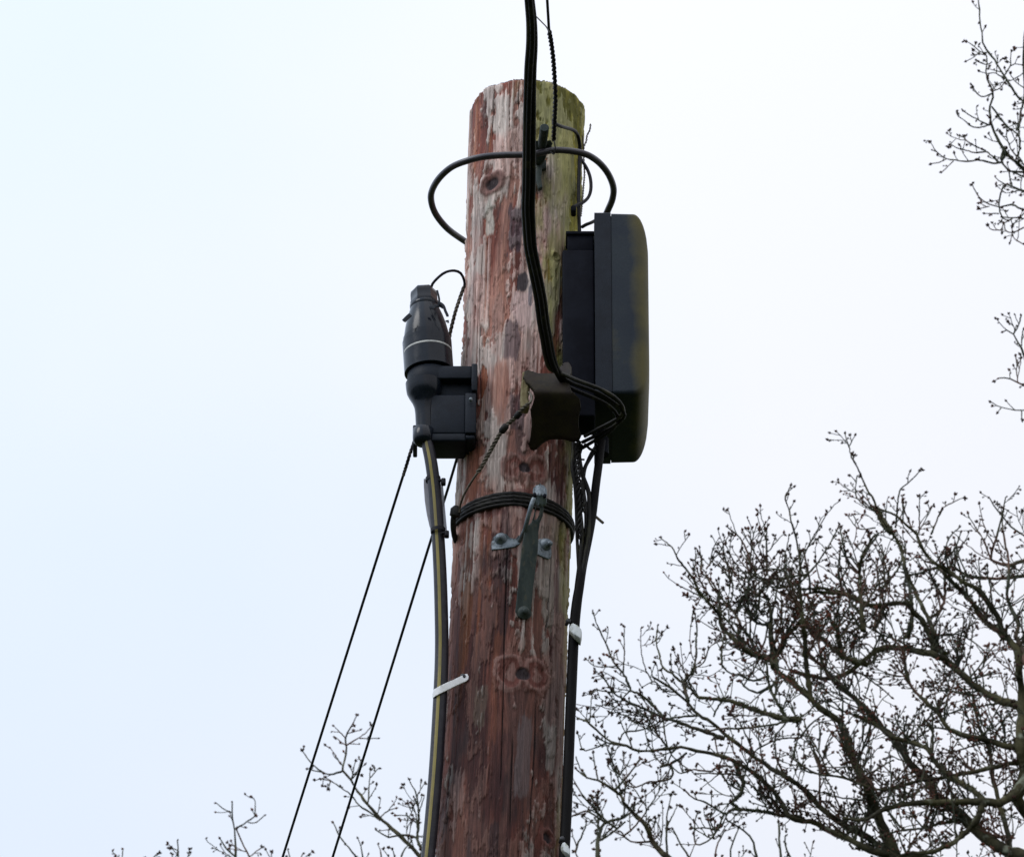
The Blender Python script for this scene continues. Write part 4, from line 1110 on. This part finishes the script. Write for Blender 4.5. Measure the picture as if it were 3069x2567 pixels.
TR_ = [  # upper spray of the same oak
 ('K 1757,1340 1690,1300 1600,1160 1510,1020 1420,880 1340,750 1260,660 1210,560 1200,430 1180,300 1170,130 1150,-40', 7, 3), ('K 1270,700 1180,680 1100,610 1010,550', 3.5, 2), ('K 1180,680 1100,750 1010,800', 3, 2),
 ('K 1340,820 1260,850 1160,820 1130,800', 3.5, 2), ('K 1500,1020 1440,1000 1370,960 1270,965 1170,945', 3.5, 2), ('K 1510,980 1580,860 1580,780 1590,670', 4, 2), ('K 1580,870 1640,845 1720,855', 3, 2), ('K 1520,1060 1440,1160 1350,1200', 3, 3),
 ('L 1757,560 1650,460 1530,370 1470,270 1400,140 1340,0 K 1320,1600 1310,1400 1350,1280 1340,1180 1270,1050 1255,930 1270,780 1250,710', 9, 3), ('K 1310,1640 1180,1680 1060,1660 990,1600 900,1540 860,1470', 5, 2),
 ('K 1290,1650 1230,1620 1060,1530 970,1470', 4, 2.5), ('K 1340,1230 1270,1260 1190,1270 1090,1190', 4.5, 2), ('K 1330,1400 1450,1560 1540,1670 1640,1740 L 1700,150 1700,280 1660,400', 5, 4), ('L 1480,470 1340,480 1180,440 1000,455 860,440 740,420 660,370 600,320 530,210', 6, 2),
 ('L 740,420 640,470 550,485', 2.5, 2), ('L 1430,470 1330,380 1240,310 1130,260 1010,190 950,130 880,115', 5, 3), ('L 1240,330 1100,340 1000,310 880,280 800,235', 4, 2.5), ('L 830,450 780,500 680,595', 3, 2), ('L 1757,600 1560,580 1480,490 1460,400 1490,300', 6, 5),
 ('L 1757,660 1690,630 1570,580', 4, 4), ('L 1560,580 1570,680 1600,780', 4, 4), ('L 1757,850 1700,830 1600,785 1490,750 1420,700 1370,655', 6, 2), ('L 1490,770 1450,880 1430,1000 1440,1120 1480,1200 1540,1230', 4, 3.5),
 ('L 1757,1090 1680,1070 1590,1020 1430,1055 1300,1020 1180,940 1100,820 1075,770', 5.5, 2.5), ('L 1430,1140 1250,1140', 3, 2), ('L 1300,1050 1170,1075', 3, 2), ('L 1757,1210 1620,1195 1480,1190', 4, 3), ('L 1610,1200 1490,1280 1460,1350 1340,1355 1290,1310', 3.5, 2.5),
 ('L 1757,1320 1620,1390 1520,1370 1500,1280', 3.5, 3), ('L 1600,1390 1640,1480 1757,1550', 2.5, 3), ('L 1660,400 1580,280 1530,130 1530,0', 4, 3), ('L 1530,130 1470,120 1410,45', 2.5, 2), ('L 1690,400 1757,500', 4, 5), ('L 1480,270 1500,350 1460,440', 8, 9),
 ('M 878,720 840,620 780,520 740,440 650,390 610,410', 6, 3), ('M 740,440 800,340 840,210', 4, 3), ('M 850,600 850,480 870,380', 3, 3), ('M 878,1115 800,1080 700,1030 540,1020', 6, 2.5), ('M 800,1080 780,900 840,770', 3, 2), ('M 780,870 770,720', 2.5, 2),
 ('M 878,1445 720,1440 600,1410 520,1380 450,1335', 4, 2), ('M 850,1450 850,1560', 3, 2), ('M 580,1410 540,1460', 3, 2), ('K 1757,1300 1720,1450 1700,1600 1660,1720', 6, 5), ('K 1757,1160 1650,1080 1575,980', 2.5, 2),
]
TB = [  # oak low behind the pole
 ('E 1650,2000 1430,1757 1330,1650 1200,1530 1080,1420 980,1320 900,1220 820,1120 780,1040 700,950 720,870 740,740 730,650 780,550 840,440', 14, 2.5), ('E 740,720 850,650 920,600 970,545', 4, 2), ('E 860,655 1025,655', 2.5, 2), ('E 730,720 630,640', 2.5, 2), ('E 730,650 620,540', 3, 2), ('E 750,610 860,580', 2.5, 2),
 ('E 700,960 600,990 520,970 430,900 370,830 330,770', 5, 2.5), ('E 520,970 420,950 380,940', 3, 2), ('E 690,900 640,820 590,745', 3.5, 2), ('E 1050,1410 940,1330 860,1280 790,1190 700,1120 590,1050 500,1030', 5, 2.5), ('E 590,1050 575,1110', 3, 2),
 ('E 940,1250 950,1080 960,950', 4, 2), ('E 960,1020 1035,930', 3, 2), ('E 1060,1380 1120,1330 1190,1305', 4, 2), ('E 1500,1757 1420,1650 1390,1580 1250,1550 1130,1570 1020,1510', 9, 2.5), ('E 1440,1700 1400,1590 1410,1430 1400,1250 1380,1150 1350,1100 1320,1040', 7, 2.5),
 ('E 1350,1600 1270,1700 1240,1800', 4, 4), ('E 1400,1440 1330,1400 1300,1370 1200,1370', 4, 2.5), ('E 1000,1900 830,1757 760,1670 680,1570 620,1440', 6, 2.5), ('E 900,1800 870,1650 850,1590', 4, 2), ('E 1070,1800 1050,1680 1030,1640', 4, 2), ('E 1200,1800 1170,1690', 4, 2),
 ('E 780,1040 830,980 870,870', 3.5, 2), ('E 790,1010 900,900', 3, 2), ('E 1400,1380 1440,1260 1460,1190', 3, 2), ('E 1400,1500 1380,1350 1340,1260', 4, 2),
 ('C 900,1900 750,1757 640,1640 590,1520 500,1430 420,1340 400,1290 300,1220 230,1180 150,1160 70,1100', 18, 3), ('C 400,1290 380,1160 310,1030', 5, 2.5), ('C 230,1850 230,1650 280,1500 400,1470 480,1420', 12, 5), ('C 230,1640 330,1580 440,1490', 6, 5), ('C 290,1500 200,1440 140,1410 30,1450', 6, 4),
 ('C 230,1180 210,1080 195,980', 4, 2.5), ('C 750,1757 745,1550 750,1450 780,1300', 7, 2.5), ('C 750,1530 830,1370', 4, 2), ('C 640,1640 480,1640 400,1560', 6, 3), ('C 400,1290 460,1210 500,1150', 4, 2), ('C 380,1160 440,1080 480,1010', 4, 2), ('C 280,1500 190,1380 100,1290', 5, 2), ('C 590,1520 595,1430 590,1370', 3, 2),
 ('C 65,1000 100,1100 140,1150', 2.5, 3), ('C 500,1430 510,1330', 4, 2.5), ('C 640,1640 700,1560 660,1470', 4, 2), ('C 1000,1900 850,1650 800,1550', 7, 3), ('C 1450,1900 1400,1650 1330,1560 1200,1480', 8, 3), ('C 1640,1900 1600,1700 1590,1500', 8, 4),
 ('C 1757,1900 1650,1700 1640,1600', 6, 4), ('C 1100,1900 1120,1700 1180,1560', 6, 3), ('C 100,1800 60,1720', 5, 2), ('C 1240,1900 1230,1700 1290,1540', 6, 3),
]
TC = [  # small oak at bottom left
 ('F 1240,1100 1220,951 1215,820 1210,710 1190,600 1185,540 1190,450', 7, 2.5), ('F 1215,700 1310,640 1400,580', 5, 3), ('F 1330,640 1400,640 1470,580', 3, 2), ('F 1390,590 1395,450 1365,415', 3, 2), ('F 1180,550 1110,520 1045,465', 3, 2),
 ('F 1400,1050 1340,951 1290,850 1225,710', 5, 3.5), ('F 1340,950 1450,865', 3, 2), ('F 1230,1000 1210,945 1130,870 1085,790', 6, 3), ('F 210,1050 200,951 205,880', 4, 2.5), ('F 720,1050 705,951 700,860 695,805', 4, 2.5), ('F 660,1000 650,951 640,920', 3, 2), ('F 700,890 650,870', 3, 2), ('F 780,1000 790,951 805,885', 3, 2), ('F 1560,1050 1540,951 1540,910', 3, 2.5), ('F 1730,1050 1690,890', 4, 2), ('F 1780,1050 1820,920', 4, 2), ('F 420,1050 400,960', 3, 2), ('F 120,1000 130,950', 3, 2),
]
rnd = random.Random(5)
def rv(): return Vector((rnd.gauss(0, 1), rnd.gauss(0, 1), rnd.gauss(0, 1)))
class Tree:
    def __init__(self, loc_px, base_py, Y0, label, crown_z=None):
        self.Y0 = Y0; self.k = MPP(Y0, 2000)
        self.hub = P(loc_px, base_py, Y0)
        self.pts = []      # (px,py,Y) of laid branches for joining
        self.root = thing('oak_tree', label, 'tree', (self.hub.x, Y0, 0), 'bare oaks behind the pole')
        self.tw = MB(); self.limb = None; self.ntw = 0
    def ynear(self, x, y, lim=30):
        best = None; bd = lim
        for (a, b, c) in self.pts:
            d = abs(a - x) + abs(b - y)
            if d < bd: bd = d; best = c
        return best
    def bud(self, p, d, s):
        d = d.normalized(); u_ = d.orthogonal().normalized(); w_ = d.cross(u_)
        r_ = s * .38
        vs = [p - d * s * .15]
        for k in range(4):
            a = k * math.pi / 2 + .4; vs.append(p + d * s * .35 + (u_ * math.cos(a) + w_ * math.sin(a)) * r_)
        vs.append(p + d * s)
        self.tw.mi = 1
        self.tw.add(vs, [(0, 2, 1), (0, 3, 2), (0, 4, 3), (0, 1, 4), (5, 1, 2), (5, 2, 3), (5, 3, 4), (5, 4, 1)])
        self.tw.mi = 0
    def cluster(self, p, d):
        k = self.k
        n = rnd.choice((1, 1, 2, 2, 3))
        for i in range(n):
            self.bud(p, (d.normalized() + rv() * .6), k * rnd.uniform(8, 13.5))
    def twig(self, p, d, L, w, lev=0):
        """L, w in source px"""
        self.ntw += 1
        k = self.k
        pts = [p.copy()]; d = d.normalized()
        seg = rnd.uniform(11, 17); n = max(2, int(L / seg))
        sgn = rnd.choice((-1, 1)); bend = rv() * .10
        axis = rv()
        rads = [w * .64 * k]
        for i in range(n):
            kink = (axis.cross(d).normalized()) * sgn * rnd.uniform(.08, .34)
            sgn = -sgn
            d = (d + kink + bend * .3 + Vector((0, 0, .05)) + rv() * .07).normalized()
            p = p + d * (L / n) * k
            pts.append(p.copy())
            wn_ = w * (1 - .45 * (i + 1) / n)
            rads.append(max(1.35, wn_ * .62) * k)
            if i < n - 1 and lev < 3:
                t_ = rnd.random()
                side = (axis.cross(d).normalized() * sgn + rv() * .35).normalized()
                if t_ < .36 - .08 * lev and L > 40:
                    self.twig(p, d * .75 + side * rnd.uniform(.5, 1.0), L * rnd.uniform(.25, .6), max(2.0, wn_ * .7), lev + 1)
                elif t_ < .62:
                    q = p + (d * .4 + side) * k * rnd.uniform(3, 7)
                    tube(self.tw, [p, q], [1.0 * k, 1.0 * k], 3, cap=False)
                    self.bud(q, d * .5 + side, k * rnd.uniform(6, 9))
        tube(self.tw, pts, rads, 4, cap=False)
        self.cluster(pts[-1], d)
    def moss(self, p, r_, big=1):
        k = self.k
        for i in range(int(9 * big)):
            dv = rv().normalized(); b_ = p + dv * r_ * .7
            tip = b_ + (dv + Vector((0, 0, .3))).normalized() * k * rnd.uniform(5, 14)
            o1 = dv.orthogonal().normalized() * k * rnd.uniform(1.2, 3)
            o2 = dv.cross(o1).normalized() * k * rnd.uniform(1.2, 3)
            self.mo.add([b_ + o1, b_ - o1 * .5 + o2, b_ - o1 * .5 - o2, tip], [(0, 1, 3), (1, 2, 3), (2, 0, 3)])
    def branch(self, pl, w0, w1, dens=1.0, own=False):
        k = self.k
        w0 = w0 * (1.15 if w0 > 7 else 1.05) + 0.9; w1 = w1 * (1.2 if w1 > 5 else 1.05) + .8
        n = len(pl)
        y0 = self.ynear(*pl[0]); yend = self.ynear(*pl[-1], 12) if n > 3 else None
        if y0 is None:
            y0 = self.Y0 + rnd.uniform(-1.0, 1.0)
        L = sum(math.dist(pl[i], pl[i + 1]) for i in range(n - 1))
        dr = rnd.uniform(-.35, .35) * L * k
        pts = []; ex = []
        s = 0
        for i in range(n):
            if i: s += math.dist(pl[i], pl[i - 1])
            f = s / L
            Y = y0 + dr * f + (0 if i == 0 else rnd.uniform(-1, 1) * .03 * min(1, L / 200))
            pts.append((pl[i][0], pl[i][1], Y)); ex.append(w0 + (w1 - w0) * f ** .8)
        pw = [P(*p) for p in pts]
        # off-frame start: carry it to the trunk
        X0, Yp0 = pl[0]
        pre = []
        if (X0 > 3055 or Yp0 > 2560) and w0 >= 5:
            h_ = self.hub; a = pw[0]
            dz = max(.6, (a - h_).length * .45)
            z_ = max(2.5, a.z - dz - .5)
            base_ = Vector((h_.x, h_.y, min(z_, self.ztop)))
            d0 = (pw[0] - pw[1]).normalized() * ((a - base_).length * .3)
            pre = [base_, base_.lerp(a, .45) + Vector((0, 0, .1)) , a + d0 * .4]
            exn = [max(w0 * 2.2, 40), w0 * 1.5, w0 * 1.1]
            pp, ee = spline(pre + pw, 22 * k, exn + ex)
        else:
            pp, ee = spline(pw, 9 * k, ex)
        rads = []
        nn_ = rnd.uniform(0, 50)
        for i, (p, e_) in enumerate(zip(pp, ee)):
            jit = min(3.0, .11 * e_ + .5) * k
            pp[i] = p + Vector((rnd.gauss(0, 1), rnd.gauss(0, 1), rnd.gauss(0, 1))) * jit * .55
            rads.append(.5 * e_ * k * (1 + .18 * math.sin(nn_ + i * .9) * rnd.random() + rnd.uniform(-.06, .14)))
        tgt = self.tw
        if own:
            tgt = MB()
        self.mo = self.tw if not own else tgt
        tube(tgt, pp, rads, 8 if w0 > 8 else 5, cap=True)
        for i in range(n):
            pass
        # record for joining
        m_ = len(pp)
        for i in range(0, m_):
            v_ = pp[i] - CAM; t__ = v_.dot(FW); px = 1534.5 + v_.x / t__ * FPX; py = 1283.5 - v_.dot(UP) / t__ * FPX
            if -200 < px < 3400 and -300 < py < 2900:
                self.pts.append((px, py, pp[i].y))
        # moss
        if w0 > 8:
            for i in range(m_):
                if ee[i] > 7.5 and vnoise(pp[i].x * 5 + 3, pp[i].z * 5, 2) > .52 and rnd.random() < .7:
                    self.tw.mi = 2; self.mo = self.tw
                    self.moss(pp[i], rads[i], 1.0 + (rads[i] / k) / 14)
                    self.tw.mi = 0
        # twigs
        s = 0; nxt = rnd.uniform(5, 25)
        for i in range(1, m_):
            ds = (pp[i] - pp[i - 1]).length / k
            s += ds
            if s > nxt:
                e_ = ee[i]
                v_ = pp[i] - CAM; t__ = v_.dot(FW); py = 1283.5 - v_.dot(UP) / t__ * FPX; px = 1534.5 + v_.x / t__ * FPX
                inside = -100 < px < 3200 and -150 < py < 2750
                if inside:
                    Tn = (pp[i] - pp[i - 1]).normalized()
                    side = rv(); side = (side - Tn * side.dot(Tn)); side.y *= .55; side = side.normalized()
                    if e_ > 6.5:
                        Lt = rnd.choice((28, 50, 80, 120)) * rnd.uniform(.7, 1.3); wt = rnd.uniform(2.6, 4.0)
                    elif e_ > 3.6:
                        Lt = rnd.choice((12, 22, 38, 60)) * rnd.uniform(.7, 1.3); wt = rnd.uniform(2.2, 3.0)
                    else:
                        Lt = rnd.choice((8, 14, 22)) * rnd.uniform(.7, 1.3); wt = 2.1
                    self.twig(pp[i], Tn * .55 + side * .85 + Vector((0, 0, .35)), Lt, wt, 1 if Lt < 60 else 0)
                nxt = s + rnd.uniform(.6, 1.6) * (38 if e_ < 5 else 42) / dens
        if w1 <= 6.0:
            self.cluster(pp[-1], pp[-1] - pp[-2])
        if own:
            tgt.build('limb', M['bark'], self.root)
def make_tree(lists, loc_px, hub_py, Y0, ztop, rtrunk, label, fill, extra=False):
    T = Tree(loc_px, hub_py, Y0, label)
    T.ztop = ztop
    for lst, dens in lists:
        for s, w0, w1 in lst:
            T.branch(conv(s), w0, w1, dens, own=(w0 >= 13))
    # filler shoots between the traced limbs
    for (x0, x1, y0, y1, n) in fill:
        for _ in range(n):
            x = rnd.uniform(x0, x1); y = rnd.uniform(y0, y1)
            near = sorted(T.pts, key=lambda q: (q[0] - x) ** 2 + (q[1] - y) ** 2 + rnd.uniform(0, 900))[0]
            a = P(*near)
            ang = R(rnd.gauss(108, 42)); L_ = rnd.uniform(60, 190)
            d = Vector((math.cos(ang), rnd.uniform(-.6, .6), math.sin(ang)))
            T.twig(a, d, L_, rnd.uniform(3.5, 6.5), 0)
    # the rest of the crown, to the right of and behind the traced part
    def bough(p, d, L, w, lev):
        n = max(4, int(L / .22)); pts = [p]; rd = [w / 2]
        for i in range(n):
            d = (d + rv() * .13 + Vector((0, 0, .05))).normalized(); p = p + d * (L / n)
            pts.append(p); ww = w * (1 - .8 * (i + 1) / n); rd.append(ww / 2)
            if i > 0 and lev < 3 and rnd.random() < (.55 if lev < 2 else .5):
                sd = rv(); sd.x = abs(sd.x) + .2; bough(p, (d + sd.normalized() * .9).normalized(), L * rnd.uniform(.35, .6), max(.006, ww * .6), lev + 1)
        tube(T.tw, pts, rd, 6 if lev < 2 else 4, cap=False)
    if extra:
        z = ztop * .42
        while z < ztop + 1.2:
            a_ = rnd.uniform(-1.1, 1.25)
            bough(Vector((T.hub.x, Y0, z)), Vector((math.cos(a_), math.sin(a_), rnd.uniform(.35, .8))).normalized(), rnd.uniform(2.2, 3.6) * (1 - .35 * z / ztop), .13 * (1.25 - z / ztop), 0)
            z += rnd.uniform(.45, .8)
    T.tw.build('crown', [M['twig'], M['bud'], M['moss']], T.root, smooth=False)
    mb = MB()
    h_ = T.hub
    pts = [Vector((h_.x, h_.y, -.1)), Vector((h_.x + .05, h_.y, 1)), Vector((h_.x - .12, h_.y + .1, ztop * .4)), Vector((h_.x + .1, h_.y - .05, ztop * .7)), Vector((h_.x, h_.y, ztop)), Vector((h_.x + .35, h_.y + .2, ztop + 1.1)), Vector((h_.x + .45, h_.y + .5, ztop + 2.3))]
    rs_ = [rtrunk * 1.5, rtrunk, rtrunk * .8, rtrunk * .55, rtrunk * .24, rtrunk * .13, .012]
    if not extra: pts = pts[:5]; rs_ = rs_[:4] + [.02]
    q, r_ = spline(pts, .25, rs_)
    r_ = [x * rnd.uniform(.95, 1.06) for x in r_]
    tube(mb, q, r_, 14)
    mb.build('trunk', M['bark'], T.root)
    return T
make_tree([(TA, 1.25), (TR_, 1.15)], 3900, 2900, 24.0, 17.5, .34, 'large bare budding oak filling the right side with mossy crossing limbs',
          [(2150, 2500, 1690, 2000, 80), (2450, 3069, 1900, 2567, 230), (2150, 2450, 2300, 2567, 26), (2500, 3069, 1690, 1900, 44), (1850, 2450, 2050, 2300, 20)], extra=True)
make_tree([(TB, .7)], 1750, 3600, 27.0, 14.5, .25, 'bare oak whose top twigs show low behind both sides of the pole',
          [(1720, 1950, 2400, 2567, 10)])
make_tree([(TC, .5)], 700, 3600, 29.0, 15.2, .22, 'bare oak with only its topmost twigs showing at the bottom left', [])
